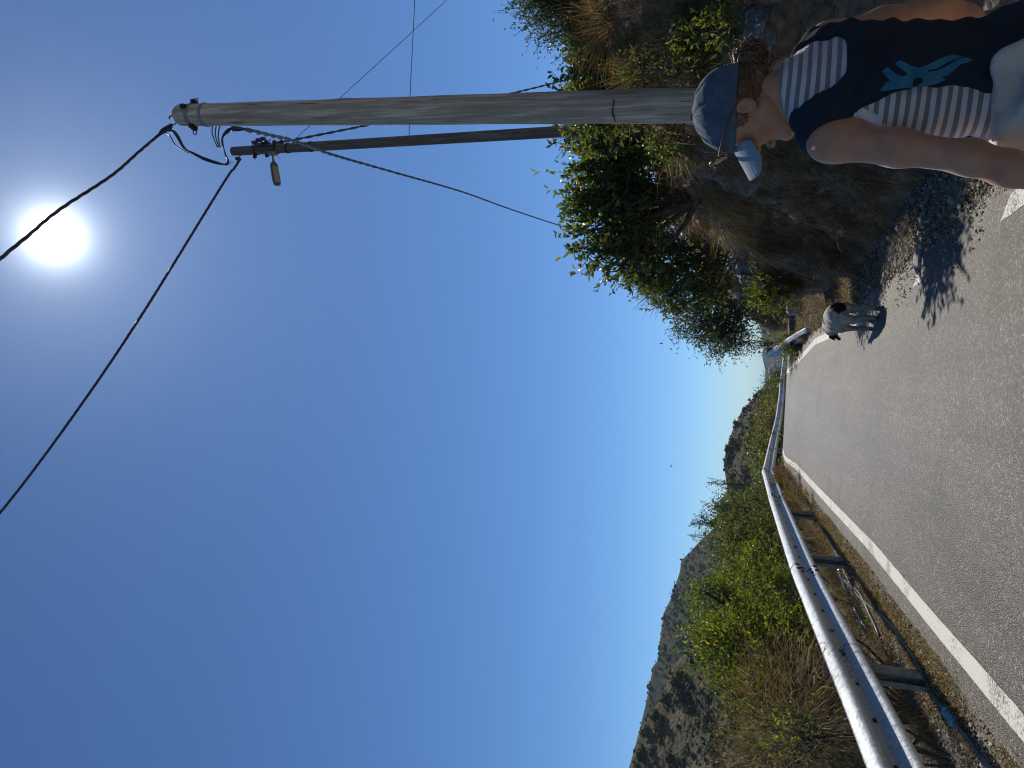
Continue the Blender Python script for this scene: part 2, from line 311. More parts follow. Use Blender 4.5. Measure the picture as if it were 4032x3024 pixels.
# asphalt crumbs over the right edge line
n = 700; Y = 4.9 + 4.6 * rng.random(n); x = right_line(Y) + rng.normal(size=n) * .14 + .12
m_ = (np.abs(Y - 4.9) > .3) & (fbm(Y, 0 * Y, 2, 1.4, 3) > -.25); Y = Y[m_]; x = x[m_]
g3 = scatter_stones('road_edge_grit', np.stack([x, Y, road_z(Y) + .005], 1), rng.uniform(.004, .012, len(Y)), MT['pebble'], stone_cols(len(Y), ((.34, .32, .29), (.25, .23, .20))))
g3['label'] = 'grit and crumbs lying over the worn edge line on the bank side'

# ------------------------------------------------------------------ the bank on the right
def bank():
    ys = np.concatenate([np.linspace(-12, 2, 24)[:-1], np.linspace(2, 18, 260)[:-1], np.linspace(18, 46, 190)[:-1], np.linspace(46, 90, 20)])
    prof = np.array([[-.25, -.12], [.0, .0], [.10, .25], [.20, .6], [.34, 1.05], [.52, 1.5], [.8, 2.0], [1.2, 2.45], [1.8, 2.85], [2.6, 3.1], [4.5, 3.5], [8, 4.3], [16, 6.0], [40, 9.5]])
    tt = np.concatenate([np.linspace(0, 9, 130)[:-1], np.linspace(9, 13, 14)])
    px = np.interp(tt, range(14), prof[:, 0]); pz = np.interp(tt, range(14), prof[:, 1])
    Yg, _ = np.meshgrid(ys, tt, indexing='ij'); PX = px[None].repeat(len(ys), 0); PZ = pz[None].repeat(len(ys), 0)
    hs = np.interp(ys, [-12, 5, 9, 14, 20, 25, 29, 34, 45, 90], [.95, 1.0, 1.0, 1.0, .95, 1.05, .85, .5, .35, .2])[:, None]
    X = foot_x(Yg) + PX; Z = road_z(Yg) + PZ * hs
    sh = X.shape; xf, yf, zf_ = X.ravel(), Yg.ravel(), Z.ravel()
    n1 = fbm(xf, yf, zf_, .55, 3).reshape(sh); n2 = fbm(xf + 9, yf, zf_ * 1.6, 2.1, 5).reshape(sh); n3 = fbm(xf, yf + 7, zf_ * 2.5, 6.5, 4).reshape(sh)
    amp = np.clip(PZ / .4, 0, 1) * np.clip((6 - PX) / 4, .3, 1)
    ridge = (1 - np.abs(n2) * 2)
    d = amp * (.34 * n1 + .17 * ridge * (n2 + .3) + .06 * n3)
    X = X - d; Yg2 = Yg - amp * .1 * n2; Z = Z + amp * .08 * n1 + .03 * n3 * amp
    V = np.stack([X, Yg2, Z], -1).reshape(-1, 3)
    e1 = np.array([.26, .175, .105]); e2 = np.array([.15, .098, .058]); e3 = np.array([.27, .225, .18])
    w = np.clip(.5 + 1.2 * n2, 0, 1)[..., None]; wr = np.clip(3 * n1 - .3, 0, .8)[..., None]
    C = (e1 * w + e2 * (1 - w)) * (1 - wr) + e3 * wr
    me = mesh_np('embankment', V, grid_faces(len(ys), len(tt)), MT['bank'], C.reshape(-1, 3))
    return tag(obj('embankment', me), kind='structure'), X, Yg2, Z
_, BX, BY, BZ = bank()
from mathutils.bvhtree import BVHTree
def bank_point(dx, dy, fall=9.0):
    """first point of the bank hit by a sight line, plus the surface normal"""
    d = ray(dx, dy); d /= np.linalg.norm(d); h = BVH.ray_cast(Vector(EYE), Vector(d))
    if h[0] is None: return at_y(dx, dy, fall), np.array([-.7, -.3, .6])
    n_ = np.array(h[1]); n_ = n_ if n_ @ d < 0 else -n_
    return np.array(h[0]), n_
def _bvh():
    sh = BX.shape; V = np.stack([BX, BY, BZ], -1).reshape(-1, 3); return BVHTree.FromPolygons([tuple(v) for v in V], grid_faces(*sh).tolist())
BVH = _bvh()
def bank_top(x, Y):
    h = BVH.ray_cast(Vector((x, Y, 30)), Vector((0, 0, -1))); return h[0][2] if h[0] is not None else float(ground_z(x, Y))

# ------------------------------------------------------------------ far hills
def hill(name, ridge, Y, foot_dy, foot_z, m, cf, amp, nu=140, nv=60, back=True, rough=1.0):
    P = np.array([at_y(a, b, Y) for a, b in ridge]); order = np.argsort(P[:, 0]); P = P[order]
    ext = (P[-1, 0] - P[0, 0])
    u = np.linspace(P[0, 0], P[-1, 0], nu); rz = np.interp(u, P[:, 0], P[:, 2])
    t = np.concatenate([np.linspace(-1, 0, 14)[:-1], np.linspace(0, 1, nv)])
    U, Tt = np.meshgrid(u, t, indexing='ij'); RZ = rz[:, None]
    Yy = Y - Tt * foot_dy; H = RZ - foot_z
    Z = np.where(Tt >= 0, foot_z + H * (1 - np.clip(Tt, 0, 1)) ** 1.15, RZ - H * (-Tt) * .8)
    X = U * (1 - .25 * np.clip(Tt, 0, 1) * (foot_dy / Y))
    k = 1 / (Y * .12); nn = fbm(X.ravel(), Yy.ravel(), 0, k, 6).reshape(X.shape); n2 = fbm(X.ravel(), Yy.ravel(), 11, k * 5, 5).reshape(X.shape)
    w = np.clip(np.abs(Tt) * 5, .04, 1)
    Z = Z + amp * w * nn + amp * .16 * n2 * rough * np.clip(np.abs(Tt) * 6, .12, 1); Yy = Yy + amp * w * 1.2 * n2
    V = np.stack([X, Yy, Z], -1).reshape(-1, 3); C = cf(nn.ravel(), n2.ravel())
    o = tag(obj(name, mesh_np(name, V, grid_faces(nu, len(t)), m, C)), kind='structure')
    return o, X, Yy, Z, Tt
def lerpc(a, b, w): w = np.clip(w, 0, 1)[:, None]; return np.array(a) * (1 - w) + np.array(b) * w
A_R = [(1330, 1800), (1345, 1720), (1359, 1659), (1379, 1587), (1397, 1552), (1418, 1525), (1438, 1483), (1451, 1438), (1473, 1418), (1493, 1393), (1517, 1339), (1560, 1270), (1610, 1200), (1660, 1120)]
B_R = [(1340, 1800), (1365, 1659), (1379, 1587), (1394, 1525), (1404, 1475), (1411, 1438), (1420, 1428), (1430, 1351), (1433, 1326), (1446, 1300), (1457, 1270), (1468, 1237), (1472, 1211), (1492, 1191), (1514, 1167), (1539, 1145), (1549, 1112), (1561, 1078), (1573, 1054), (1600, 1000), (1650, 900)]
C_R = [(1650, 1300), (1610, 1180), (1590, 1110), (1574, 1060), (1568, 1033), (1563, 996), (1572, 962), (1584, 925), (1602, 888), (1624, 862), (1651, 831), (1690, 790), (1740, 740)]
D_R = [(1640, 1000), (1650, 860), (1653, 831), (1652, 815), (1653, 800), (1648, 780), (1646, 765), (1650, 745), (1640, 700), (1630, 600), (1610, 300), (1605, 0)]
gz = lambda a, b: lambda n1, n2: lerpc(a, b, .5 + 1.3 * n2)
hA = hill('near_hillside', A_R, 300, 210, -75, MT['hill'], gz((.115, .092, .055), (.068, .066, .038)), 3.5, 170, 90)
hB = hill('forested_ridge', B_R, 860, 420, -130, MT['hill'], gz((.040, .052, .032), (.060, .066, .042)), 11, 220, 110)
hC = hill('rounded_hill', C_R, 450, 300, -90, MT['hill'], gz((.085, .070, .046), (.045, .048, .030)), 5, 160, 90)
hD = hill('distant_mountains', D_R, 2600, 1000, -210, MT['hill'], gz((.016, .022, .022), (.034, .036, .030)), 30, 140, 60)

# shrub meshes for the hillsides (leafy, uneven)
def shrub_mesh(name, seed, sub=2, tufts=70):
    r = np.random.default_rng(seed); V = (IV2 if sub == 2 else IV).copy(); Fc = (IF2 if sub == 2 else IF)
    nz = np.array([mnoise.fractal(Vector(v * 1.7 + seed), 1, 2, 3) for v in V]); V = V * (.72 + .6 * nz)[:, None]; V[:, 2] = V[:, 2] * .8 + .45
    Vs = [V]; Fs = [Fc]; n0 = len(V)
    c = r.normal(size=(tufts, 3)); c /= np.linalg.norm(c, axis=1)[:, None]; c[:, 2] = np.abs(c[:, 2]) * .9; c = c * r.uniform(.75, 1.12, (tufts, 1)); c[:, 2] = c[:, 2] * .8 + .35
    for p in c:
        a = r.normal(size=(3, 3)) * .17; Vs.append(p + a); Fs.append(np.array([[n0, n0 + 1, n0 + 2]])); n0 += 3
    Vv = np.concatenate(Vs); base = np.array([.030, .042, .018]) if seed % 3 else np.array([.055, .062, .028])
    cols = base * r.uniform(.6, 1.5, (len(Vv), 1))
    return mesh_np(name, Vv, np.concatenate(Fs), MT['bank2'], cols, smooth=False)
MT['bank2'] = attr_mat('scrub', .9, .6, 4, .15, .3, .4, 2)
SH = [shrub_mesh('shrub', s) for s in range(5)]
def put_shrubs(H, n, size, name, label, group, tlim=(0.02, .75), seed=1, umax=1.0, umin=0.0):
    r = np.random.default_rng(seed); _, X, Y, Z, T = H; nu, nv = X.shape; js = [j for j in range(nv) if tlim[0] <= T[0, j] <= tlim[1]]; k = 0; tries = 0
    while k < n and tries < n * 30:
        tries += 1; i = r.integers(int(nu * umin), int(nu * umax)); j = js[r.integers(0, len(js))]
        if mnoise.noise(Vector((X[i, j] * .05, Y[i, j] * .05, 0))) < r.uniform(-1.2, .3): continue
        p = np.array([X[i, j], Y[i, j], Z[i, j]]) + r.normal(size=3) * (1.5, 1.5, 0); s = size * r.uniform(.5, 1.5)
        o = obj(name, SH[r.integers(0, 5)]); o.location = p - np.array([0, 0, s * .15]); o.scale = (s, s, s * r.uniform(.7, 1.1)); o.rotation_euler = (0, 0, r.uniform(0, 6.28))
        tag(o, label, 'shrub', group); k += 1
put_shrubs(hA, 290, 1.9, 'hillside_shrub', 'dark round shrub dotted on the dry brown hillside in the corner of the photo', 'dark shrubs on the near hillside', seed=3, umax=.72, tlim=(.01, .55))
put_shrubs(hC, 290, 2.4, 'hill_shrub', 'dark round shrub dotted on the rounded hill beyond the crest of the road', 'dark shrubs on the rounded hill', seed=5, umin=.12, umax=.95, tlim=(.01, .55))
def cover(H, n, size, name, label, seed, tlim=(-.02, .8), col=((.035, .046, .02), (.07, .07, .035))):
    r = np.random.default_rng(seed); _, X, Y, Z, T = H; nu, nv = X.shape; js = np.array([j for j in range(nv) if tlim[0] <= T[0, j] <= tlim[1]])
    i = r.integers(0, nu, n); j = js[r.integers(0, len(js), n)]; P = np.stack([X[i, j], Y[i, j], Z[i, j]], 1) + r.normal(size=(n, 3)) * np.array([1, 1, 0]) * size * 1.5
    S = size * r.uniform(.35, 1.3, n); cc = np.array(col)[r.integers(0, 2, n)] * r.uniform(.7, 1.3, (n, 1))
    o = scatter_stones(name, P, S, MT['bank2'], cc, flat=.5); o['label'] = label
cover(hA, 5200, .75, 'hillside_scrub', 'low dry scrub and small bushes covering the near hillside', 11, col=((.075, .075, .04), (.13, .105, .065)))
cover(hC, 5200, 1.0, 'hill_scrub', 'low scrub covering the rounded hill', 12, col=((.05, .055, .03), (.10, .09, .055)))
cover(hB, 7000, 2.2, 'ridge_forest', 'dense dark forest covering the far ridge', 13)

# ------------------------------------------------------------------ guardrails
PROF = np.array([(0.0, .155), (.014, .152), (.072, .118), (.083, .104), (.083, .088), (.072, .074), (.016, .034), (.004, .018), (.004, -.018), (.016, -.034), (.072, -.074), (.083, -.088), (.083, -.104), (.072, -.118), (.014, -.152), (0.0, -.155)])
HEX = [(math.cos(a), math.sin(a)) for a in np.linspace(0, 2 * math.pi, 7)[:-1]]
def guardrail(name, label, path, cuts, posts, side, ground, flare=None):
    """path(s) -> (x, y, z of beam centre); side=+1 when the ribs look towards +x"""
    root = empty(name, tuple(np.array(path(cuts[0])) - np.array([0, 0, .6]))); tag(root, label, 'guardrail'); O = np.array(root.location)
    def frame(s):
        p = np.array(path(s)); q = np.array(path(s + .05)); t = (q - p) / np.linalg.norm(q - p); d = np.cross(t, [0, 0, 1.0]); d /= np.linalg.norm(d); d *= side if d[0] > 0 else -side; u = np.cross(d, t) if np.cross(d, t)[2] > 0 else -np.cross(d, t); return p, t, d, u
    for k in range(len(cuts) - 1):
        a, b = cuts[k] - (.16 if k else 0), cuts[k + 1] + .16; n = max(3, int((b - a) / .35)); S = np.linspace(a, b, n); V = []
        for i_, s in enumerate(S):
            p, t, d, u = frame(s); lap = .0045 * min(1, max(0, (s - (b - .36)) / .04))
            wob = .004 * mnoise.noise(Vector((s * 1.7, k * 5.1, 0)))
            for dd, zz in PROF: V.append(p - O + d * (dd + lap + wob) + u * zz * (1.0 + (lap > 0) * .006))
        o = obj('rail_section', mesh_np('rail_section', V, grid_faces(n, len(PROF)), MT['steel'], smooth=True), root)
        m = o.modifiers.new('thickness', 'SOLIDIFY'); m.thickness = .004; m.offset = 0
        # slots: solid dark boxes painting the shade of open holes; then bolts
        A = Acc(); Sl = Acc()
        for s in np.arange(a + .5, b - .3, .62):
            p, t, d, u = frame(s); R = np.stack([t, d, u], 1); Sl.box(p - O + d * .008, (.026, .003, .010), R)
        if k < len(cuts) - 2:
            for ds, zz, dd in ((-.09, .095, .09), (.09, .095, .09), (-.09, -.095, .09), (.09, -.095, .09), (-.09, .055, .055), (.09, .055, .055), (-.09, -.055, .055), (.09, -.055, .055)):
                p, t, d, u = frame(b - .16 + ds); q = p - O + d * (dd) + u * zz
                A.tube([q - d * .004, q + d * .008, q + d * .013], [.021, .020, .010], 7)
            A.build('bolts', MT['hole'], o, smooth=False)
            s = b; ring = []                                        # dark lap edge
            p, t, d, u = frame(s)
            ring = [p - O + d * (dd + .006) + u * zz * 1.01 for dd, zz in PROF]
            Acc().tube(ring, .0065, 4).build('lap_edge', MT['hole'], o)
        if Sl.n: Sl.build('slots', MT['hole'], o, smooth=False)
    for s in posts:
        p, t, d, u = frame(s); A = Acc(); g = ground(p)
        h0, h1 = g - .35, p[2] + .13; c = p - O - d * .135; W, D, th = .070, .034, .0035
        t0 = np.array([0, 1.0, 0]); x0 = np.array([1.0, 0, 0]); zc = (h0 + h1) / 2 - O[2]; hz = (h1 - h0) / 2; c = np.array([c[0], c[1], zc])
        A.box(c + t0 * D, (W, th, hz)); A.box(c + x0 * (W - th), (th, D - th, hz)); A.box(c - x0 * (W - th), (th, D - th, hz))
        A.box(c - t0 * D + x0 * (W * .68), (W * .30, th, hz)); A.box(c - t0 * D - x0 * (W * .68), (W * .30, th, hz))
        po = A.build('post', MT['steel_dull'], root, smooth=False)
        B = Acc(); q = p - O - d * .034; B.box(q, (.05, .026, .085), np.stack([t, d, u], 1)); B.build('spacer', MT['steel_dull'], po, smooth=False)
        C_ = Acc(); q = p - O + d * .006; C_.box(q, (.035, .004, .022), np.stack([t, d, u], 1)); C_.tube([q + d * .002, q + d * .014, q + d * .02], [.015, .014, .007], 8); C_.build('post_bolt', MT['steel_dull'], po, smooth=False)
    return root
def path_left(s): return (-1.965 - .03 * math.sin(max(0, s - 3) * .25) * (s < 20) + float(road_x(s)), s, float(np.interp(s, [-30, 0, 5, 9, 15, 20.5, 28, 38, 46, 52, 58, 64, 90], [.0, .54, .635, .75, .83, .865, .495, -.055, -.465, -.715, -1.025, -1.315, -2.5])))
guardrail('guardrail', 'long galvanised steel guardrail running along the outer edge of the road and over the crest', path_left, [-3.4, 2.9, 9.05, 15.3, 20.5, 26, 31.5, 37, 42, 47, 53, 58, 64, 70], [-1.8, 2.2, 6.42, 10.65, 14.5, 18.6, 23, 27.4, 31, 35, 38.8, 43, 47, 51, 55, 59, 63, 67], 1, lambda p: float(ground_z(p[0] - .13, p[1])))
def path_right(s):
    return (np.interp(s, [15, 17, 19, 21, 23, 26], [1.55, 1.44, 1.33, 1.24, 1.20, 1.22]), s, float(np.interp(s, [15.8, 16.3, 17.2, 19.5, 21.5, 23, 26], [.12, .25, .40, .68, .86, .90, .90])))
guardrail('guardrail', 'short galvanised guardrail beyond the dog, its near end sloping down into the ground', path_right, [16.2, 19.5, 22.6], [20.2, 22.3], -1, lambda p: float(ground_z(p[0] + .1, p[1])))

# ------------------------------------------------------------------ hoses on the left shoulder
def shoulder_pts(pts, lift=.02):
    o_ = []
    for a, b in pts:
        p = on_road(a, b)
        for _ in range(6):
            d = ray(a, b); g = float(ground_z(p[0], p[1])) + lift; p = EYE + d * ((g - EYE[2]) / d[2])
        o_.append(p)
    return np.array(o_)
c2 = lambda X, Y_: ((3400 + X * .376) / 1.8228, (2400 + Y_ * .376) / 1.8228)
c4 = lambda X, Y_: ((2400 + X * .7378) / 1.8228, (1800 + Y_ * .7378) / 1.8228)
MT['hose'] = mat('grey_hose', (.035, .037, .04), (.10, .105, .11), 9, .42, bump=.2, bscale=50)
MT['foil'] = mat('silver_wrap', (.35, .35, .35), (.7, .7, .7), 30, .35, .6, bump=.8, bscale=40)
hp = shoulder_pts([c4(1110, 345), c4(1190, 470), c4(1250, 600), c4(1320, 730), c4(1480, 870), c4(1560, 980), c4(1620, 1060), c2(610, 650), c2(690, 830), c2(760, 940), c2(860, 1060), c2(960, 1190), c2(1060, 1310), c2(1130, 1400), c2(1240, 1560), c2(1420, 1760)], .032)
h = Acc().tube(spline(hp, 6), .0145, 10).build('water_hose', MT['hose']); tag(h, 'grey water hose with a blue coupling lying under the guardrail', 'hose')
def at_s(P, s):
    d_ = np.r_[0, np.cumsum(np.linalg.norm(np.diff(P, axis=0), axis=1))]; return np.array([np.interp(s, d_, P[:, k]) for k in range(3)])
hs = spline(hp, 6); d_ = np.r_[0, np.cumsum(np.linalg.norm(np.diff(hs, axis=0), axis=1))]
ci = np.argmin(np.linalg.norm(hs - hp[10], axis=1)); cj = np.argmin(np.linalg.norm(hs - hp[11], axis=1)); s0 = d_[ci]; s1 = max(d_[cj], s0 + .16)
MT['bluepl'] = mat('blue_plastic', (.10, .36, .50), (.14, .44, .58), 30, .35)
A = Acc()
for f0, f1, r0, r1 in ((0, .06, .022, .027), (.06, .30, .033, .033), (.30, .36, .024, .024), (.36, .62, .025, .025), (.62, .68, .024, .024), (.68, .92, .033, .033), (.92, 1.0, .027, .022)):
    A.tube([at_s(hs, s0 + (s1 - s0) * f0), at_s(hs, s0 + (s1 - s0) * f1)], [r0, r1], 16)
A.build('coupling', MT['bluepl'], h, smooth=False); A = Acc()
for f in (.07, .69):
    p, q = at_s(hs, s0 + (s1 - s0) * f), at_s(hs, s0 + (s1 - s0) * (f + .21)); t = (q - p) / np.linalg.norm(q - p); a = np.cross(t, [0, 0, 1]); a /= np.linalg.norm(a); b = np.cross(a, t)
    for th in np.linspace(0, 2 * math.pi, 15)[:-1]: w_ = a * math.cos(th) + b * math.sin(th); A.tube([p + w_ * .033, q + w_ * .033], .003, 5)
A.build('coupling_ribs', MT['bluepl'], h)
hp2 = shoulder_pts([c4(1190, 540), c4(1235, 640), c4(1330, 720), c4(1390, 840), c4(1440, 950), c4(1490, 1090), c4(1515, 1180), c2(330, 740), c2(410, 970), c2(480, 1180), c2(560, 1390), c2(650, 1600), c2(760, 1850)], .03)
tag(Acc().tube(spline(hp2, 6), .0155, 10).build('water_hose', MT['hose']), 'dark hose nearer the guardrail posts, without any coupling', 'hose')
hp3 = shoulder_pts([c4(1225, 600), c4(1250, 680), c4(1262, 720)], .04); hp4 = shoulder_pts([c4(1305, 800), c4(1330, 850), c4(1368, 910)], .04)
for hp_, lb in ((hp3, 'short length of silver wrapped pipe, the farther of the two, under the guardrail'), (hp4, 'short length of silver wrapped pipe, the nearer of the two, under the guardrail')):
    P_ = spline(hp_, 8); tag(Acc().tube(P_, .018 + .004 * np.sin(np.arange(len(P_)) * 2.1), 10).build('wrapped_pipe', MT['foil']), lb, 'pipe')

# ------------------------------------------------------------------ poles, lamp, cables
def wood(name, a, b): return mat(name, a, b, 3.0, .85, bump=.7, bscale=12, stretch=(9, 9, .5), detail=10, bdist=.012, c3=tuple(np.array(a) * .55 + np.array(b) * .35))
MT['pole1'] = wood('weathered_pole', (.36, .27, .185), (.70, .56, .41)); MT['pole2'] = wood('dark_pole', (.10, .075, .058), (.20, .155, .12))
p1t = at_y(392, 249, 6.0); p1b = at_y(1500, 227, 6.0); dirv = (p1t - p1b) / (p1t[2] - p1b[2]); g1z = bank_top(p1b[0] - .05, 6.0); p1base = p1b + dirv * (g1z - p1b[2] - .4)
pole1 = empty('utility_pole', tuple(p1base + np.array([0, 0, .4]))); tag(pole1, 'thick weathered grey wooden utility pole, the nearer one, rising behind the blue cap', 'utility pole'); O1 = np.array(pole1.location)
S = np.linspace(0, 1, 60); P = p1base[None] * (1 - S)[:, None] + p1t[None] * S[:, None]; rr = .142 - .038 * S; rr = rr + .0015 * np.sin(S * 40)
P = np.vstack([P, p1t + dirv * .03, p1t + dirv * .06, p1t + dirv * .075]); rr = np.r_[rr, .092, .07, .03]
Acc().tube(P - O1, rr, 24).build('shaft', MT['pole1'], pole1)
for z_, r_, h_ in ((.14, .112, .022), (.30, .113, .012)): c = p1t - dirv * z_ - O1; Acc().tube([c - dirv * h_, c + dirv * h_], r_, 24).build('steel_band', MT['steel_dull'], pole1, smooth=False)
for an, z_ in ((.2, .14), (2.9, .14), (3.4, .16), (-.3, .17), (1.4, .30), (-1.2, .12)):
    A = Acc(); c = p1t - dirv * z_ - O1; d = np.array([math.cos(an), math.sin(an), 0]); A.tube([c + d * .10, c + d * .15], .013, 6); A.box(c + d * .125, (.018, .018, .024))
    th = np.linspace(0, 2 * math.pi, 11); ring = [c + d * (.165 + .022 * math.cos(t)) + np.array([0, 0, .022 * math.sin(t)]) for t in th]
    if an in (.2, 2.9): A.tube(ring, .005, 5)
    A.build('bolt', MT['hole'], pole1, smooth=False)
c = p1t + dirv * .07 - O1; Acc().tube([c, c + np.array([-.02, -.03, .05]), c + np.array([-.05, -.05, .03])], .008, 6).build('hook', MT['hole'], pole1, smooth=False)
c = at_y(1331, 227, 6.0); q = at_y(1331, 262, 6.0); mid = (c + q) / 2
ppx = np.interp(c[2], [p1b[2], p1t[2]], [0, 1]); ax = p1b + dirv * (c[2] - p1b[2]) - O1
r_ = np.random.default_rng(31)
for k in range(16):
    f = r_.uniform(.12, .97); a_ = r_.uniform(-2.9, -.3); cc_ = p1base * (1 - f) + p1t * f - O1; rad_ = .1425 - .038 * f; n_ = np.array([math.cos(a_), math.sin(a_), 0]); ln_ = r_.uniform(.03, .22)
    Acc().tube([cc_ + n_ * rad_ - dirv * ln_, cc_ + n_ * (rad_ + .0005) - dirv * ln_ * .3 + np.array([.002, 0, 0]), cc_ + n_ * rad_ + dirv * ln_], [.0005, .0024, .0005], 5).build('split', MT['hole'], pole1)
ring = [ax + np.array([.137 * math.cos(t), .137 * math.sin(t), .006 * math.sin(5 * t)]) for t in np.linspace(-2.95, -1.5, 12)]
Acc().tube(ring, [.004] * 3 + [.007] * 3 + [.005] * 6, 6).build('black_strap', MT['black'], pole1)
p2t = at_y(503, 327, 12.0); p2b = at_y(1350, 276, 12.0); dv2 = (p2t - p2b) / (p2t[2] - p2b[2]); g2z = bank_top(p2b[0], 12.0); p2base = p2b + dv2 * (g2z - p2b[2] - .4)
pole2 = empty('utility_pole', tuple(p2base + np.array([0, 0, .4]))); tag(pole2, 'thinner dark wooden utility pole on the bank carrying a small street lamp', 'utility pole'); O2 = np.array(pole2.location)
S = np.linspace(0, 1, 40); P = p2base[None] * (1 - S)[:, None] + p2t[None] * S[:, None]; Acc().tube(P - O2, .098 - .012 * S, 18).build('shaft', MT['pole2'], pole2)
for z_ in (.55, 1.0, 1.25, 1.75): c = p2t - dv2 * z_ - O2; Acc().tube([c - dv2 * .02, c + dv2 * .02], .098, 18).build('steel_band', MT['hole'], pole2, smooth=False)
for an, z_ in ((3.0, .5), (.1, .75), (.0, 1.1), (3.3, .8), (.3, 1.35), (-.2, .95)):
    A = Acc(); c = p2t - dv2 * z_ - O2; d = np.array([math.cos(an), math.sin(an), 0]); A.box(c + d * .12, (.03, .02, .03)); A.tube([c + d * .09, c + d * .17], .012, 6); A.build('clamp', MT['hole'], pole2, smooth=False)
# street lamp
la = at_y(588, 334, 11.95); lb_ = at_y(591, 350, 11.95); lc = at_y(598, 394, 11.95)
lamp = empty('street_lamp', tuple(la)); tag(lamp, 'small flat LED street lamp fixed near the top of the thinner dark pole', 'street lamp'); OL = la
A = Acc(); A.tube([la - OL + np.array([.1, 0, 0]), la - OL, lb_ - OL], [.02, .022, .026], 10); A.box(la - OL + np.array([.02, 0, 0]), (.03, .05, .09)); A.build('arm', MT['steel_dull'], lamp)
ax = (lc - lb_); Ln = np.linalg.norm(ax); ax /= Ln; sv = np.array([0, .9, -.35]); sv -= ax * (sv @ ax); sv /= np.linalg.norm(sv); nv_ = np.cross(ax, sv); nv_ = nv_ if nv_[2] > 0 else -nv_
R = np.stack([ax, sv, nv_], 1)
MT['lamp_grey'] = mat('lamp_housing', (.10, .105, .11), (.14, .145, .15), 20, .5, .3); MT['lamp_glass'] = mat('lamp_glass', (.32, .31, .26), (.38, .37, .31), 30, .3)
A = Acc(); c0 = lb_ - OL
outl = [(0, .03), (.05, .075), (.34, .08), (.40, .07), (.42, .04)]; sc_ = (Ln + .06) / .42
for zz in (0,):
    top = [c0 + ax * a * sc_ + sv * b + nv_ * .028 for a, b in outl] + [c0 + ax * a * sc_ - sv * b + nv_ * .028 for a, b in outl[::-1]]
    bot = [v - nv_ * .05 for v in top]; n = len(top); A.add(top + bot, [tuple(range(n)), tuple(range(n, 2 * n))[::-1]] + [(i, i + n, (i + 1) % n + n, (i + 1) % n) for i in range(n)])
hd = A.build('lamp_head', MT['lamp_grey'], lamp, smooth=False); bevel(hd, .006)
A = Acc(); A.box(c0 + ax * (.22 * sc_) - nv_ * .024, (.145 * sc_, .058, .004), R); A.build('lens', MT['lamp_glass'], hd, smooth=False)
A = Acc()
for i in range(-4, 5): A.box(c0 + ax * ((.22 + i * .03) * sc_) + nv_ * .04, (.003, .06, .014), R)
A.build('cooling_fins', MT['lamp_grey'], hd, smooth=False)
# twisted cables
def twisted(P, r, strands=3, pitch=.28, amp=None, sag=0):
    P = np.asarray(P, float); d_ = np.r_[0, np.cumsum(np.linalg.norm(np.diff(P, axis=0), axis=1))]; n = int(min(900, max(24, d_[-1] / pitch * 10)))
    s = np.linspace(0, d_[-1], n); Q = np.stack([np.interp(s, d_, P[:, k]) for k in range(3)], 1); T = np.gradient(Q, axis=0); T /= np.linalg.norm(T, axis=1)[:, None]
    a = np.cross(T, [0, 0, 1.0]); a /= np.linalg.norm(a, axis=1)[:, None] + 1e-9; b = np.cross(T, a); amp = amp or r * 1.05; A = Acc()
    ph = s / pitch * 2 * math.pi + 1.2 * np.sin(s * 1.3)
    for k in range(strands):
        t = ph + k * 2 * math.pi / strands; A.tube(Q + (np.cos(t)[:, None] * a + np.sin(t)[:, None] * b) * amp, r, 6)
    return A
MT['cable'] = mat('black_cable', (.018, .018, .02), (.05, .05, .055), 12, .45)
def cable(name, label, pts, r, strands, pitch, n=14, cat='cable'):
    P = spline([at_y(a, b, y) for a, b, y in pts], n)
    A = twisted(P, r, strands, pitch) if strands > 1 else Acc().tube(P, r, 6)
    return tag(A.build(name, MT['cable']), label, cat), P
ca, PA = cable('power_cable', 'thick twisted cable from the top of the front pole up past the sun', [(372, 270, 5.95), (345, 290, 5.9), (300, 328, 5.6), (240, 380, 5.2), (130, 452, 4.6), (60, 510, 4.2), (0, 560, 3.9), (-140, 690, 3.2), (-500, 1050, 2.0)], .0075, 3, .42)
cable('power_cable', 'twisted cable from the top of the darker pole across the empty sky beside the sun', [(520, 342, 11.95), (505, 365, 11.9), (480, 400, 11.7), (300, 690, 10.6), (150, 910, 10.0), (0, 1108, 9.6), (-200, 1340, 9.0), (-600, 1800, 8.0)], .0125, 3, .34)
cable('power_cable', 'twisted cable sloping down in front of the poles to the broad leaved tree', [(500, 278, 5.95), (530, 280, 6.1), (585, 293, 7.0), (640, 306, 8.2), (720, 335, 10), (850, 372, 13), (1000, 415, 17), (1100, 451, 21), (1225, 492, 27), (1330, 520, 34)], .0125, 2, .7)
cable('power_cable', 'twisted cable passing behind the front pole down into the bushes on the bank', [(575, 318, 11.9), (600, 308, 12), (640, 301, 12.3), (785, 272, 13.5), (940, 238, 15), (1100, 203, 17), (1240, 168, 19), (1330, 140, 21)], .013, 2, .5)
cable('thin_wire', 'thin wire running aslant from behind the front pole out of the photo', [(640, 298, 11.9), (730, 216, 12.5), (850, 106, 13.2), (965, 0, 13.8), (1060, -90, 14.4)], .006, 1, 1, cat='wire')
cable('thin_wire', 'thin wire meeting the darker pole at right angles below the lamp', [(884, 306, 11.95), (884, 285, 12), (886, 200, 12.3), (891, 100, 12.8), (896, 0, 13.2), (900, -90, 13.6)], .007, 1, 1, cat='wire')
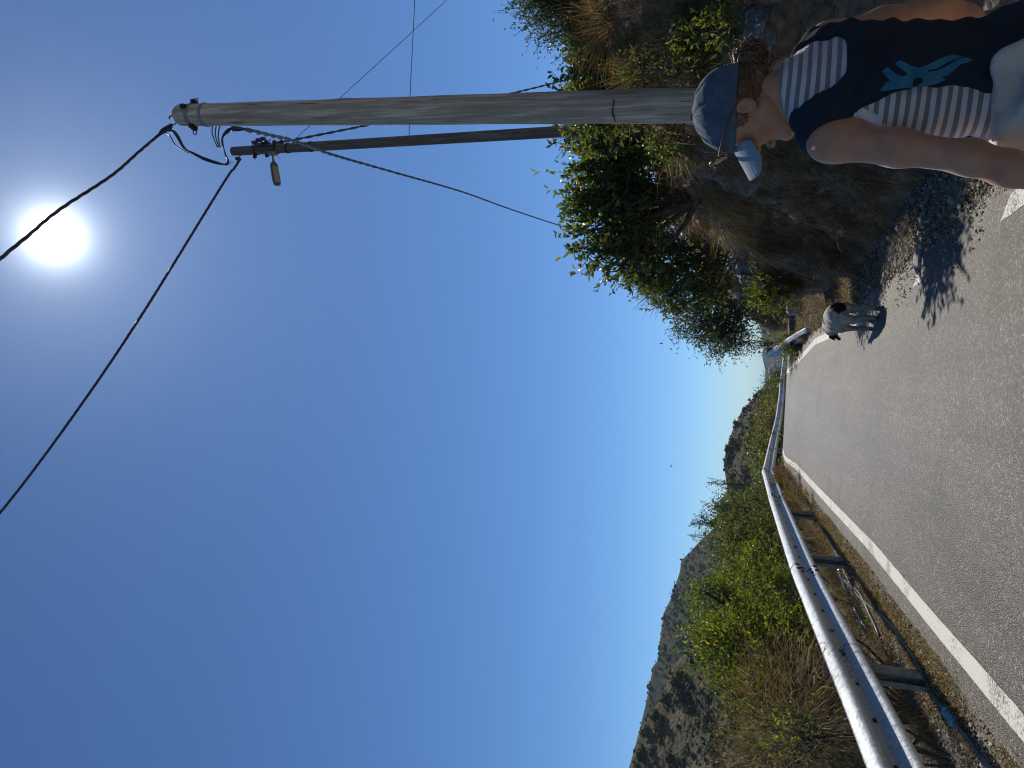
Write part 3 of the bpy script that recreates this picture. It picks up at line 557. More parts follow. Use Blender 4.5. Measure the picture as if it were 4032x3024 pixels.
# drop loops between the two cables at the front pole
A = Acc()
for k in range(3):
    o_ = k * 3.0
    P = spline([at_y(a, b, y) for a, b, y in [(342, 290, 5.9), (360 + k * 2, 283 - o_ * .5, 5.88), (376 + o_, 288, 5.86), (395 + o_ * .8, 318 + o_ * .3, 5.84), (412 + o_, 330, 5.83), (440, 345 - o_ * .8, 5.82), (470, 354 - o_ * .6, 5.82), (488 + k, 354 + k, 5.82), (492 + k * .7, 346, 5.82), (486, 330 + k, 5.82), (479 + k, 305 - o_, 5.85), (484 + o_ * 1.5, 288 - k, 5.88), (497 + o_ * 1.2, 277, 5.9), (520 + k * 4, 278, 5.95)]], 8); A.tube(P, .0065, 6)
P = spline([at_y(a, b, y) for a, b, y in [(350, 284, 5.9), (366, 292, 5.88), (378, 312, 5.86), (392, 322, 5.85), (408, 331, 5.83)]], 8); A.tube(P, .0055, 6)
for k in range(3): P = spline([at_y(a, b, 5.9) for a, b in [(459 + k * 8, 272), (458 + k * 7, 285), (462 + k * 5, 300), (470 + k * 3, 318)]], 6); A.tube(P, .0055, 6)
tag(A.build('service_loop', MT['cable']), 'looping black drop wires hanging beside the top of the front pole', 'cable')
A = Acc(); A.tube([at_y(385, 262, 6), at_y(378, 268, 5.97), at_y(371, 270, 5.95)], .006, 6); A.tube([at_y(371, 269, 5.95), at_y(366, 275, 5.93), at_y(352, 283, 5.91), at_y(344, 290, 5.9)], [.016, .028, .028, .014], 8)
A.tube([at_y(344, 290, 5.9), at_y(340, 298, 5.9)], .006, 5); tag(A.build('cable_grip', MT['black']), 'dark wedge grip holding the thick cable at the tip of the front pole', 'cable grip')
# tangle on the darker pole
A = Acc(); r_ = np.random.default_rng(4)
for k in range(9):
    pts = [at_y(540 + r_.uniform(-10, 25), 318 + r_.uniform(-4, 6), 11.85)]
    for j in range(3): pts.append(at_y(556 + r_.uniform(-14, 30), 308 + r_.uniform(-8, 8), 11.85 - r_.uniform(0, .1)))
    pts.append(at_y(575 + r_.uniform(-8, 16), 309 + r_.uniform(-2, 5), 11.85)); A.tube(spline(pts, 6), .007, 5)
for a, b, c, d in ((508, 345, 521, 335), (518, 343, 514, 332), (503, 352, 497, 349), (499, 357, 494, 350), (598, 338, 604, 342)): A.tube([at_y(a, b, 11.85), at_y(c, d, 11.85)], .006, 5)
for a, b in ((514, 343), (549, 308), (558, 303), (568, 300)): c = at_y(a, b, 11.85); A.box(c, (.03, .03, .04))
tag(A.build('wire_tangle', MT['cable']), 'tangle of wires and clamps near the top of the darker pole', 'wires')

# ------------------------------------------------------------------ pylon, village, bird, slab
def bars(A, segs, r):
    for a, b in segs: A.tube([a, b], r, 4, cap=False)
pt = at_y(1484, 1153, 850); pb = at_y(1563, 1164, 850); py = empty('pylon', (pb[0], 850, pb[2])); tag(py, 'pale lattice power pylon on the skyline of the far ridge, above the bushes', 'pylon'); Hh = pt[2] - pb[2]
MT['pylon'] = mat('pylon_steel', (.30, .32, .33), (.4, .42, .43), .2, .6, .3); A = Acc(); lev = [0, .22, .42, .58, .72, .82, .90, 1.0]; wd = [3.6, 2.7, 2.0, 1.5, 1.15, .9, .6, .05]
for i in range(len(lev) - 1):
    z0, z1, w0, w1 = lev[i] * Hh, lev[i + 1] * Hh, wd[i], wd[i + 1]; c0 = [np.array([a * w0, b * w0, z0]) for a, b in ((-1, -1), (1, -1), (1, 1), (-1, 1))]; c1 = [np.array([a * w1, b * w1, z1]) for a, b in ((-1, -1), (1, -1), (1, 1), (-1, 1))]
    for k in range(4): bars(A, [(c0[k], c1[k])], .2); bars(A, [(c0[k], c1[(k + 1) % 4]), (c0[(k + 1) % 4], c1[k]), (c1[k], c1[(k + 1) % 4])], .10)
A.build('lattice_tower', MT['pylon'], py)
for zf_2, w in ((.60, 8.0), (.76, 6.2)):
    B = Acc(); z = zf_2 * Hh
    for s in (-1, 1): bars(B, [((0, -.8, z), (s * w, 0, z + .4)), ((0, .8, z), (s * w, 0, z + .4)), ((0, 0, z + 2.2), (s * w, 0, z + .4)), ((s * w * .5, -.4, z + .2), (s * w * .5, 0, z + 1.3)), ((s * w * .96, 0, z + .4), (s * w * .96, 0, z - 2.2))], .16)
    B.build('cross_arm', MT['pylon'], py)
pp = at_y(1452, 1283, 1150); py2 = empty('pylon', tuple(pp)); tag(py2, 'tiny faint second pylon far away behind the ridge line', 'pylon')
A = Acc(); bars(A, [((-2, 0, -14), (0, 0, 5)), ((2, 0, -14), (0, 0, 5)), ((-5, 0, 2), (5, 0, 2)), ((-4, 0, -2), (4, 0, -2)), ((-1.6, 0, -9), (1, 0, -4)), ((1.6, 0, -9), (-1, 0, -4))], .22); A.build('lattice_tower', MT['pylon'], py2)
tg = at_y(1551, 1109, 855); mst = empty('mast', tuple(tg)); tag(mst, 'small thin mast on the skyline between the pylon and the crest of the road', 'mast'); Acc().tube([(0, 0, -9), (0, 0, 6)], .22, 5).build('pole', MT['pylon'], mst)
MT['white_wall'] = mat('white_wall', (.55, .55, .54), (.7, .7, .68), .3, .8); MT['roof'] = mat('tile_roof', (.25, .12, .08), (.33, .17, .11), .4, .8); MT['dark_glass'] = mat('window_dark', (.03, .035, .04), None, rough=.2)
hdirs = [(1664, 812, 7), (1666, 806, 6), (1662, 801, 5), (1668, 797, 8), (1665, 816, 5)]
hl = ['tiny white house of the far village seen beyond the crest of the road'] * 5
for (a, b, s), lb in zip(hdirs, hl):
    p = at_y(a, b, 1500); hr = empty('village_house', (p[0], p[1], p[2] - 4), .3); tag(hr, lb, 'house', 'white houses of the far village')
    w, d, h_ = s, 5, 4.5; A = Acc(); A.box((0, 0, h_ / 2 - 6), (w, d, h_ / 2 + 6)); A.build('wall', MT['white_wall'], hr, smooth=False)
    A = Acc(); A.add([(-w - .4, -d - .5, h_), (w + .4, -d - .5, h_), (w + .4, d + .5, h_), (-w - .4, d + .5, h_), (-w * .7, 0, h_ + 2), (w * .7, 0, h_ + 2)], [(0, 1, 5, 4), (1, 2, 5), (2, 3, 4, 5), (3, 0, 4), (0, 3, 2, 1)]); A.build('roof', MT['roof'], hr, smooth=False)
    for q in (-.55, 0, .55): Acc().box((q * w, -d - .02, h_ * .5), (.7, .06, .8)).build('window', MT['dark_glass'], hr, smooth=False)
bp = at_y(1450, 1007, 45); bd = empty('bird', tuple(bp)); tag(bd, 'small dark bird gliding in the clear sky above the hills', 'bird'); MT['bird'] = mat('dark_feathers', (.02, .02, .022), (.04, .038, .035), 20, .8)
Acc().tube([(-.09, .02, .0), (-.05, .01, .0), (0, 0, .005), (.05, 0, .008), (.075, 0, .012), (.095, 0, .008)], [.004, .014, .024, .02, .014, .003], 8).build('body', MT['bird'], bd)
for s in (-1, 1):
    Acc().add([(.035, s * .01, .01), (-.03, s * .01, .005), (-.01, s * .09, .055), (.03, s * .08, .05), (-.05, s * .17, .045), (.035, s * .01, .006), (-.03, s * .01, .001), (-.01, s * .09, .051), (.03, s * .08, .046)], [(0, 1, 2, 3), (3, 2, 4), (5, 8, 7, 6), (8, 4, 7), (0, 3, 8, 5), (1, 6, 7, 2)]).build('wing', MT['bird'], bd, smooth=False)
p = on_road(1738, 665); sb = empty('stone_slab', (p[0], p[1], float(ground_z(p[0], p[1])))); tag(sb, 'flat grey stone slab standing on the verge below the green bush', 'stone')
bm = bmesh.new(); bmesh.ops.create_cube(bm, size=1); bmesh.ops.subdivide_edges(bm, edges=bm.edges, cuts=4, use_grid_fill=True)
for v in bm.verts: v.co = Vector((v.co.x * .34, v.co.y * .22, v.co.z * .34)) + Vector((v.co.z * .06, 0, .15)) + mnoise.noise_vector(v.co * 4) * .035
me = bpy.data.meshes.new('slab'); bm.to_mesh(me); bm.free(); me.materials.append(mat('pale_stone', (.36, .34, .31), (.52, .50, .46), 9, .9, bump=.5, bscale=40)); obj('slab', me, sb)

# ------------------------------------------------------------------ foliage
def unit(v): return v / (np.linalg.norm(v, axis=-1, keepdims=True) + 1e-9)
def leaves_mesh(name, P, D, Ln, W, cols, r, hexa=True, fold=.25, curl=.15):
    """leaf blades at P pointing along D"""
    n = len(P); up = unit(r.normal(size=(n, 3)) * .75 + np.array([0, 0, 1.0])); S_ = unit(np.cross(D, up)); Nn = np.cross(S_, D); Ln = Ln[:, None]; W = W[:, None]
    if hexa:
        q = [P, P + D * Ln * .35 + S_ * W * .5 + Nn * W * fold, P + D * Ln * .75 + S_ * W * .38 + Nn * (W * fold - Ln * curl * .4), P + D * Ln - Nn * Ln * curl, P + D * Ln * .75 - S_ * W * .38 + Nn * (W * fold - Ln * curl * .4), P + D * Ln * .35 - S_ * W * .5 + Nn * W * fold]
        mid = P + D * Ln * .5 - Nn * Ln * curl * .2
        V = np.stack(q, 1).reshape(-1, 3); b = (np.arange(n) * 6)[:, None]
        Fc = np.concatenate([b + [0, 5, 4], b + [0, 4, 3], b + [0, 3, 2], b + [0, 2, 1]]); k = 6
    else:
        q = [P, P + D * Ln * .5 + S_ * W * .5 + Nn * W * fold, P + D * Ln, P + D * Ln * .5 - S_ * W * .5 + Nn * W * fold]
        V = np.stack(q, 1).reshape(-1, 3); b = (np.arange(n) * 4)[:, None]; Fc = np.concatenate([b + [0, 3, 2], b + [0, 2, 1]]); k = 4
    return V, Fc, np.repeat(cols, k, 0)
GREEN = dict(oak=((.075, .115, .030), (.050, .085, .026), (.110, .145, .036)), olive=((.085, .105, .032), (.058, .078, .028), (.12, .13, .042)), lime=((.135, .175, .022), (.085, .13, .016), (.20, .205, .03), (.06, .10, .016)),
             grey=((.065, .085, .050), (.05, .065, .040), (.085, .10, .06)), dark=((.045, .065, .028), (.032, .050, .022), (.07, .09, .036)), weed=((.10, .13, .03), (.14, .14, .04), (.07, .10, .02)), rust=((.12, .10, .03), (.09, .085, .025), (.16, .11, .04)))
def bush(name, label, cat, base, blobs, ntw, per, ll, lw, pal, seed, up=.5, group=None, hexa=True, tl=.28, out=.6, mt='leaf', trunk_r=.03, sub=26, droop=0.0, part='foliage'):
    """blobs: [(centre, radius xyz)] in world coordinates; twigs carry the leaves, limbs run from the base"""
    r = np.random.default_rng(seed); base = np.asarray(base, float); root = empty(name, tuple(base)); tag(root, label, cat, group)
    Cn = np.array([b[0] for b in blobs], float); Rd = np.array([np.broadcast_to(b[1], 3) for b in blobs], float); w = Rd.prod(1) ** .67; w /= w.sum()
    bi = r.choice(len(blobs), ntw, p=w); n = unit(r.normal(size=(ntw, 3))); rad = (out + (1 - out) * r.random(ntw) ** .6) * r.uniform(.75, 1.13, ntw)
    lump = np.array([mnoise.noise(Vector(v * 2.3 + seed)) for v in n]); rad = rad * (1 + .42 * lump)
    T0 = Cn[bi] + n * Rd[bi] * rad[:, None]; Dw = unit(n * .7 + r.normal(size=(ntw, 3)) * .55 + np.array([0, 0, up])); TL = tl * r.uniform(.5, 1.3, ntw)
    k = per; s = np.linspace(.08, 1, k)[None].repeat(ntw, 0) + r.normal(size=(ntw, k)) * .03
    bend = r.normal(size=(ntw, 3)) * .25 - np.array([0, 0, droop])
    Pp = T0[:, None] + Dw[:, None] * (TL[:, None] * s)[..., None] + bend[:, None] * (TL[:, None] * s * s)[..., None]
    Dl = unit(Dw[:, None] * .65 + r.normal(size=(ntw, k, 3)) * .62 + np.array([0, 0, .05 - droop * .4])); N_ = ntw * k
    tint = np.array(pal)[r.integers(0, len(pal), ntw)] * r.uniform(.75, 1.25, (ntw, 1)); cols = np.repeat(tint, k, 0) * r.uniform(.75, 1.3, (N_, 1))
    yel = r.random(N_) < .03; cols[yel] = np.array([.20, .15, .03])
    V, Fc, cc = leaves_mesh('l', Pp.reshape(-1, 3), Dl.reshape(-1, 3), ll * r.uniform(.55, 1.2, N_), lw * r.uniform(.6, 1.15, N_), cols, r, hexa)
    obj(part, mesh_np(part, V - base, Fc, MT[mt], cc, smooth=False), root)
    # limbs and twigs
    A = Acc()
    for i in range(len(blobs)):
        c = Cn[i]; m_ = (base + c) / 2 + r.normal(size=3) * .12 * np.linalg.norm(c - base); P_ = spline([base - np.array([0, 0, .1]), m_, c], 5); A.tube(P_ - base, np.linspace(trunk_r, trunk_r * .4, len(P_)), 6)
        idx = np.where(bi == i)[0]; idx = idx[:sub]
        for j in idx: m2 = (c + T0[j]) / 2 + r.normal(size=3) * .05; A.tube(spline([P_[r.integers(4, len(P_))], m2, T0[j], Pp[j, -1]], 3) - base, np.linspace(trunk_r * .32, .002, 10), 4, cap=False)
    A.build('branches', MT['bark'], root)
    # fine twigs as slim three-sided slivers
    idx = np.arange(ntw)[::2]; a = T0[idx] - Dw[idx] * TL[idx, None] * .6; b = Pp[idx, -1]; sd_ = unit(np.cross(b - a, r.normal(size=(len(idx), 3)))) * .003
    V = np.stack([a - sd_, a + sd_, b], 1).reshape(-1, 3); obj('twigs', mesh_np('twigs', V - base, np.arange(len(V)).reshape(-1, 3), MT['bark'], smooth=False), root)
    return root
def blob(dx, dy, Y, rx, rz, ry=None): return (at_y(dx, dy, Y), (rx, ry or (rx + rz) / 2, rz))
def blades(P, D, Ln, W, g, cols, r):
    n = len(P); t = np.array([0, .33, .68, 1.0]); S_ = unit(np.cross(D, r.normal(size=(n, 3)))); Q = P[:, None] + Ln[:, None, None] * (D[:, None] * t[None, :, None] + g[:, None] * (t ** 2)[None, :, None])
    wv = np.array([1, .9, .6, .12]) ; V = np.stack([Q - S_[:, None] * (W[:, None] * wv)[..., None] * .5, Q + S_[:, None] * (W[:, None] * wv)[..., None] * .5], 2).reshape(-1, 3)
    b = (np.arange(n) * 8)[:, None]; Fc = np.concatenate([b + [0, 1, 3, 2], b + [2, 3, 5, 4], b + [4, 5, 7, 6]]); return V, Fc, np.repeat(cols, 8, 0)
STRAW = np.array([(.33, .25, .13), (.24, .17, .09), (.40, .32, .19), (.17, .11, .06)])
BROWN = np.array([(.23, .145, .072), (.16, .10, .05), (.30, .20, .10), (.12, .07, .036)])
def grass(name, P, nrm_, ln, w, pal, seed, grav=.6, spread=.5, parent=None, org=(0, 0, 0), n=None, kind='stuff', label=None, mt='dryleaf'):
    r = np.random.default_rng(seed); n = len(P); D = unit(nrm_ + r.normal(size=(n, 3)) * spread); g = np.array([0, 0, -1.0]) * grav * r.uniform(.4, 1.4, (n, 1)) + r.normal(size=(n, 3)) * .15
    cols = np.asarray(pal)[r.integers(0, len(pal), n)] * r.uniform(.7, 1.3, (n, 1)); V, Fc, cc = blades(P, D, ln * r.uniform(.4, 1.25, n), w * r.uniform(.6, 1.3, n), g, cols, r)
    o = obj(name, mesh_np(name, V - np.asarray(org), Fc, MT[mt], cc, smooth=False), parent)
    if parent is None: tag(o, label, kind=kind)
    return o
def tussock(name, label, c, nrm_, rad, n, ln, seed, pal=STRAW, grav=.7, spread=.7, w=.004, group=None):
    r = np.random.default_rng(seed); root = empty(name, tuple(c)); tag(root, label, 'dry grass', group)
    P = c + np.clip(r.normal(size=(n, 3)), -1.5, 1.5) * rad * .45 * np.array([1, 1, .7]); grass('blades', P, np.asarray(nrm_, float), ln, w, pal, seed, grav, spread, root, c); return root

# plants on top of the bank
def btop(dx, dy, Y): p = at_y(dx, dy, Y); return np.array([p[0], Y, bank_top(p[0], Y)])
bush('broadleaf_tree', 'large broad leaved tree leaning over the bank beside the front pole', 'tree', btop(1400, 430, 9.2),
     [blob(1312, 352, 9.0, .36, .36), blob(1330, 370, 8.9, .34, .36), blob(1355, 325, 9.0, .22, .26), blob(1285, 435, 9.0, .26, .30), blob(1298, 500, 9.1, .36, .34), blob(1325, 550, 9.0, .26, .3), blob(1365, 560, 9.0, .24, .24), blob(1400, 470, 9.0, .3, .2), blob(1335, 480, 8.9, .42, .30), blob(1305, 425, 9.1, .35, .3), blob(1385, 430, 8.9, .38, .2), blob(1370, 500, 8.9, .3, .2), blob(1350, 400, 9.0, .3, .3)],
     600, 9, .090, .048, GREEN['oak'] + GREEN['olive'], 21, up=.55, tl=.26, trunk_r=.045)
bush('leafy_bush', 'bush with bare dark stems below its leaves, between the front pole and the photo edge', 'bush', btop(1440, 215, 7.6),
     [blob(1290, 165, 7.5, .30, .26), blob(1285, 210, 7.5, .26, .24), blob(1300, 120, 7.6, .26, .2), blob(1330, 225, 7.5, .26, .28), blob(1340, 170, 7.5, .26, .24), blob(1290, 240, 7.5, .2, .24)], 420, 8, .075, .045, GREEN['olive'], 22, up=.5, tl=.2, trunk_r=.025)
bush('leafy_sprig', 'small upright leafy sprig poking above the bushes right beside the front pole', 'sprig', btop(1330, 187, 7.8), [blob(1240, 183, 7.8, .09, .14)], 16, 6, .085, .04, GREEN['oak'], 23, tl=.16, trunk_r=.01)
bush('leafy_bush', 'airy bush in front of the thinner dark pole with sky showing between its leaves', 'bush', btop(1400, 300, 9.6),
     [blob(1255, 292, 9.5, .16, .26), blob(1275, 325, 9.5, .2, .2), blob(1310, 300, 9.6, .25, .3), blob(1235, 275, 9.5, .08, .15)], 120, 7, .075, .04, GREEN['olive'], 24, tl=.24, trunk_r=.02)
bush('dark_bush', 'dark small leaved bush reaching into the sky at the edge of the photo', 'bush', btop(1260, 10, 8.2),
     [blob(1205, 10, 8.0, .28, .30), blob(1185, -20, 8.0, .3, .3), blob(1235, 30, 8.1, .26, .26), blob(1260, 5, 8.1, .36, .3), blob(1170, 5, 8.0, .12, .22)], 620, 8, .05, .024, GREEN['dark'], 25, up=.6, tl=.3, hexa=False)
bush('dark_bush', 'lower dark bush next to the highest bush near the photo edge', 'bush', btop(1300, 90, 7.9),
     [blob(1262, 90, 7.8, .24, .16), blob(1272, 125, 7.8, .2, .14), blob(1285, 70, 7.9, .32, .25)], 420, 8, .045, .026, GREEN['dark'], 26, tl=.18, hexa=False)
bush('olive_bush', 'small leaved olive green bush hanging over the bank below the broad leaved tree', 'bush', at_y(1490, 580, 12.2) + np.array([.5, .4, -.5]),
     [blob(1395, 560, 11.75, 0.32, 0.29), blob(1430, 580, 11.64, 0.38, 0.36), blob(1450, 530, 11.53, 0.43, 0.29), blob(1475, 620, 11.98, 0.38, 0.36), blob(1505, 560, 11.53, 0.45, 0.34), blob(1540, 610, 11.98, 0.41, 0.29), blob(1410, 500, 11.30, 0.45, 0.29), blob(1440, 640, 12.20, 0.29, 0.29), blob(1385, 590, 11.75, 0.23, 0.23)],
     1000, 9, .062, .036, GREEN['olive'], 27, up=.3, tl=.22)
bush('grey_bush', 'grey green bush hanging from the outer end of the bank into the sky', 'bush', at_y(1590, 690, 24) + np.array([.5, .6, -.3]),
     [blob(1490, 672, 23, .62, .56), blob(1520, 700, 23, .62, .62), blob(1550, 725, 23, .58, .5), blob(1545, 670, 23, .72, .6), blob(1583, 733, 23, .38, .4), blob(1585, 690, 23, .65, .5), blob(1600, 655, 22, .6, .4)],
     1300, 8, .11, .05, GREEN['grey'], 28, up=.1, trunk_r=.02, tl=.5, hexa=False, droop=.2)
bush('verge_bush', 'compact bright green bush growing low on the bank above the stone slab', 'bush', at_y(1690, 630, 13.6) + np.array([.3, .25, -.15]),
     [blob(1650, 612, 13.0, .24, .24), blob(1670, 635, 13.4, .30, .24), blob(1700, 645, 13.8, .26, .2), blob(1640, 640, 13.4, .2, .2)], 260, 8, .045, .026, GREEN['lime'], 29, tl=.18)
for i, (c, lb) in enumerate([([(1664, 712, 28, .35, .4), (1680, 700, 27, .5, .35), (1700, 688, 25, .45, .3)], 'loose green bush rising behind the short sloping guardrail'), ([(1716, 748, 18.6, .26, .16), (1722, 765, 19.5, .26, .15), (1705, 735, 18.8, .2, .16)], 'low green weeds growing in front of the short guardrail at the road edge'), ([(1655, 745, 30, .30, .55), (1640, 738, 30, .18, .5)], 'thin wispy shrub standing against the sky above the short guardrail')]):
    cc = [blob(*q[:3], q[3], q[4]) for q in c]; b0 = cc[0][0].copy(); b0[2] = min(float(ground_z(b0[0], b0[1])) + .1, b0[2] - .2)
    bush('roadside_weeds' if i == 1 else 'green_bush', lb, 'weeds' if i == 1 else 'bush', b0, cc, 170 if i != 2 else 60, 7, .07, .03, GREEN['weed' if i != 0 else 'lime'], 40 + i, tl=.3, hexa=False)
# broom: a fan of bare green rods
def broom(name, label, c, tip, n, ln, seed, spread=.30, w=.008):
    r = np.random.default_rng(seed); root = empty(name, tuple(c)); tag(root, label, 'bush'); d = unit(np.asarray(tip) - c); P = c + r.normal(size=(n, 3)) * .035
    cols = np.array(((.045, .055, .028), (.07, .075, .04)))[r.integers(0, 2, n)]; V, Fc, cc = blades(P, unit(d + r.normal(size=(n, 3)) * spread), ln * r.uniform(.6, 1.1, n), np.full(n, w), -.22 * r.uniform(.2, 1, (n, 1)) * np.array([0, 0, 1.0]) + r.normal(size=(n, 3)) * .05, cols, r)
    obj('rods', mesh_np('rods', V - c, Fc, MT['leaf'], cc, smooth=False), root)
    m = n * 5; i = r.integers(0, n, m); t = r.uniform(.25, .9, m)[:, None]; P2 = P[i] + (V.reshape(n, 8, 3)[i, 6] - P[i]) * t; V2, F2, c2_ = blades(P2, unit(unit(V.reshape(n, 8, 3)[i, 6] - P[i]) + r.normal(size=(m, 3)) * .28), ln * .3 * r.uniform(.4, 1.1, m), np.full(m, w * .55), r.normal(size=(m, 3)) * .05, cols[i], r)
    obj('twiglets', mesh_np('twiglets', V2 - c, F2, MT['leaf'], c2_, smooth=False), root); return root
broom('broom_bush', 'fan shaped leafless broom bush silhouetted against the sky', at_y(1445, 597, 12.5), at_y(1380, 645, 12.3), 90, .72, 51, .26, .012)
broom('broom_bush', 'smaller broom tuft sticking out at the top of the bank near the photo edge', at_y(1255, 45, 8.0), at_y(1170, 72, 8.0), 40, .45, 52, .2, .006)
broom('broom_bush', 'drooping bare broom stems under the grey green bush', at_y(1560, 705, 22), at_y(1540, 748, 21.5), 60, 1.0, 53, .35, .016)
# hanging straw tussocks
tl_ = [(1430, 315, .30, 900, .20, 'straw tussock under the broad leaved tree near the front pole'), (1540, 400, .42, 1700, .20, 'long hanging mop of dry grass on the bank straight beyond the cap brim'),
       (1575, 470, .40, 1300, .20, 'hanging mop of dry grass next to the rock outcrop'), (1490, 440, .42, 1200, .20, 'brown dry grass draped just below the broad leaved tree'), (1710, 603, .17, 1300, .16, 'round brown tussock bulging from the bank below the compact green bush'),
       (1640, 520, .24, 700, .30, 'dark dry grass hanging below the rock outcrop'), (1480, 300, .22, 500, .40, 'dry grass clump between the cap brim and the front pole'), (1385, 160, .3, 900, .38, 'tall dry grass patch with bare stems behind the front pole'), (1330, 40, .3, 900, .42, 'brown grass clump near the photo edge beneath the dark bushes')]
for i, (a, b, rad, n, ln, lb) in enumerate(tl_):
    c, nn_ = bank_point(a, b); d = unit(nn_ * .9 + np.array([0, 0, -.1 if i < 7 else .9])); tussock('dry_tussock', lb, c + nn_ * .03, d, rad, n, ln, 60 + i, STRAW if i in (0, 1, 2, 7) else BROWN, grav=.8 if i < 7 else .3, spread=1.25, w=.0045)
# general dead grass over the bank face and along its top
def bank_cover(name, label, n, xr, yr, ln, seed, pal, grav, up, w=.004, keep=.0, mt='dryleaf'):
    r = np.random.default_rng(seed); P = []; Nn = []
    while len(P) < n // 7:
        a, b = r.uniform(*xr), r.uniform(*yr)
        if mnoise.noise(Vector((a * .012, b * .012, seed))) < keep + r.normal() * .15: continue
        p, q = bank_point(a, b, -1)
        if p[1] < 0 or p[1] > 60: continue
        for _ in range(7): P.append(p + r.normal(size=3) * .02); Nn.append(q * .8 + np.array([0, 0, up]))
    return grass(name, np.array(P), np.array(Nn), ln, w, pal, seed, grav, .6, label=label, mt=mt)
bank_cover('dead_grass', 'matted dead brown grass hanging over the dark bank', 70000, (1380, 1900), (240, 690), .17, 71, np.vstack([BROWN, BROWN * 1.3, STRAW * .8]), 1.2, 0, .006, -.45)
bank_cover('bank_grass', 'dry straw coloured grass on the upper bank near the photo edge', 34000, (1230, 1640), (-160, 300), .15, 72, np.vstack([STRAW, BROWN]), .3, .7, .0045, -.3)
bank_cover('bank_edge_grass', 'grass and leaf litter along the far end of the bank', 6000, (1560, 1740), (640, 745), .25, 74, np.vstack([BROWN, [(.08, .10, .03)]]), .3, .6, .006, -.3)
# small green weeds scattered over the shaded bank
r = np.random.default_rng(80)
def weed_patch(name, label, n, xr, yr, ll, pal, seed, tw=.14):
    r = np.random.default_rng(seed); bl = []
    for _ in range(n * 12):
        p, q = bank_point(r.uniform(*xr), r.uniform(*yr), -5)
        if p[1] < 0 or p[1] > 22 or len(bl) >= n: continue
        bl.append((p + q * .08, (.10 + .1 * r.random(), .1, .08 + .08 * r.random())))
    if not bl: return
    b0 = bl[0][0]; return bush(name, label, 'weeds', b0, bl, n * 11, 6, ll, ll * .5, pal, seed, tl=tw, hexa=False, trunk_r=.006, sub=0, out=.2)
weed_patch('weed_patch', 'green weeds with long leaves on the bank between cap and photo edge', 14, (1480, 1590), (20, 110), .06, GREEN['weed'], 81)
weed_patch('weed_patch', 'scattered small green weeds low on the grassy slope behind the cap', 16, (1380, 1520), (60, 180), .045, GREEN['olive'], 82)
weed_patch('weed_patch', 'dark leafy weeds between the front pole and the cap brim', 14, (1400, 1500), (275, 330), .055, GREEN['oak'], 83)
weed_patch('weed_patch', 'green creepers over the bank top below the olive green bush', 18, (1440, 1570), (540, 650), .045, GREEN['olive'], 84)
def litter(name, label, n, xr, yr, seed, cols):
    r = np.random.default_rng(seed); x = r.uniform(*xr, n); y = r.uniform(*yr, n) ; P = np.stack([x, y, ground_z(x, y) + .012 + .01 * r.random(n)], 1); D = unit(r.normal(size=(n, 3)) * np.array([1, 1, .25])); cc = np.array(cols)[r.integers(0, len(cols), n)] * r.uniform(.6, 1.3, (n, 1))
    V, Fc, c_ = leaves_mesh('x', P, D, r.uniform(.015, .045, n), r.uniform(.008, .022, n), cc, r, False, .1, .1); tag(obj(name, mesh_np(name, V, Fc, MT['dryleaf'], c_, smooth=False)), label, kind='stuff')
def verge_cover(name, label, n, yr, ln, seed, pal, w):
    r = np.random.default_rng(seed); m = n // 8; y = r.uniform(*yr, m); t = r.random(m); x = (right_line(y) + .22) * (1 - t) + (foot_x(y) + .3) * t; x, y = np.repeat(x, 8), np.repeat(y, 8); x = x + r.normal(size=len(x)) * .03; y = y + r.normal(size=len(y)) * .03
    P = np.stack([x, y, ground_z(x, y)], 1); grass(name, P, np.tile([.0, 0, .8], (len(P), 1)), ln, w, pal, seed, .5, .9, label=label)
verge_cover('verge_grass', 'low brown dry grass on the flat verge around the stone slab', 16000, (10.2, 21), .13, 211, np.vstack([BROWN * 1.2, STRAW]), .006)
verge_cover('verge_grass', 'scattered dry stalks at the foot of the bank nearer than the dog', 2600, (3.5, 10.2), .10, 212, np.vstack([BROWN, STRAW]), .0045)
p_ = on_road(1742, 722); p_[2] = float(ground_z(p_[0], p_[1])) + .06
tussock('dry_tussock', 'small round straw tussock at the foot of the short sloping guardrail', p_ + np.array([0, -.15, .05]), (0, -.2, .6), .14, 700, .14, 231, np.vstack([STRAW, BROWN * 1.4]), .5, 1.1, .006)
litter('leaf_litter', 'dry fallen leaves scattered over the soil under the guardrail', 9000, (-3.2, -1.82), (2.4, 14), 201, ((.26, .18, .10), (.16, .10, .055), (.34, .27, .18), (.40, .34, .25)))
litter('leaf_litter', 'dry fallen leaves among the gravel at the foot of the bank', 6000, (1.3, 2.1), (3, 13), 202, ((.26, .19, .11), (.14, .10, .06), (.36, .30, .2)))
# grey rock outcrop
def rock(name, label, dx, dy, size, seed, squash=(1, .6, 1.3)):
    p, q = bank_point(dx, dy); V, Fc = IV2.copy(), IF2; bm = bmesh.new(); bmesh.ops.create_icosphere(bm, subdivisions=5, radius=1); V = np.array([v.co for v in bm.verts]); Fc = np.array([[v.index for v in f.verts] for f in bm.faces]); bm.free()
    n1 = np.array([mnoise.noise(Vector(v * 1.3 + seed)) for v in V]); n2 = np.array([mnoise.cell(Vector((v[0] * 2.2 + v[2] * .8, v[1] * 2, v[2] * 4.5 + v[0] * 2)) + Vector((seed, 0, 0))) for v in V]); n3 = np.array([mnoise.fractal(Vector(v * 6 + seed), 1, 2, 4) for v in V])
    V = V * (1 + .35 * n1 + .10 * n2 + .05 * n3)[:, None] * np.array(squash) * size
    o = obj(name, mesh_np(name, V, Fc, MT['rock'], smooth=False)); o.location = p - q * size * .25; return tag(o, label, 'rock')
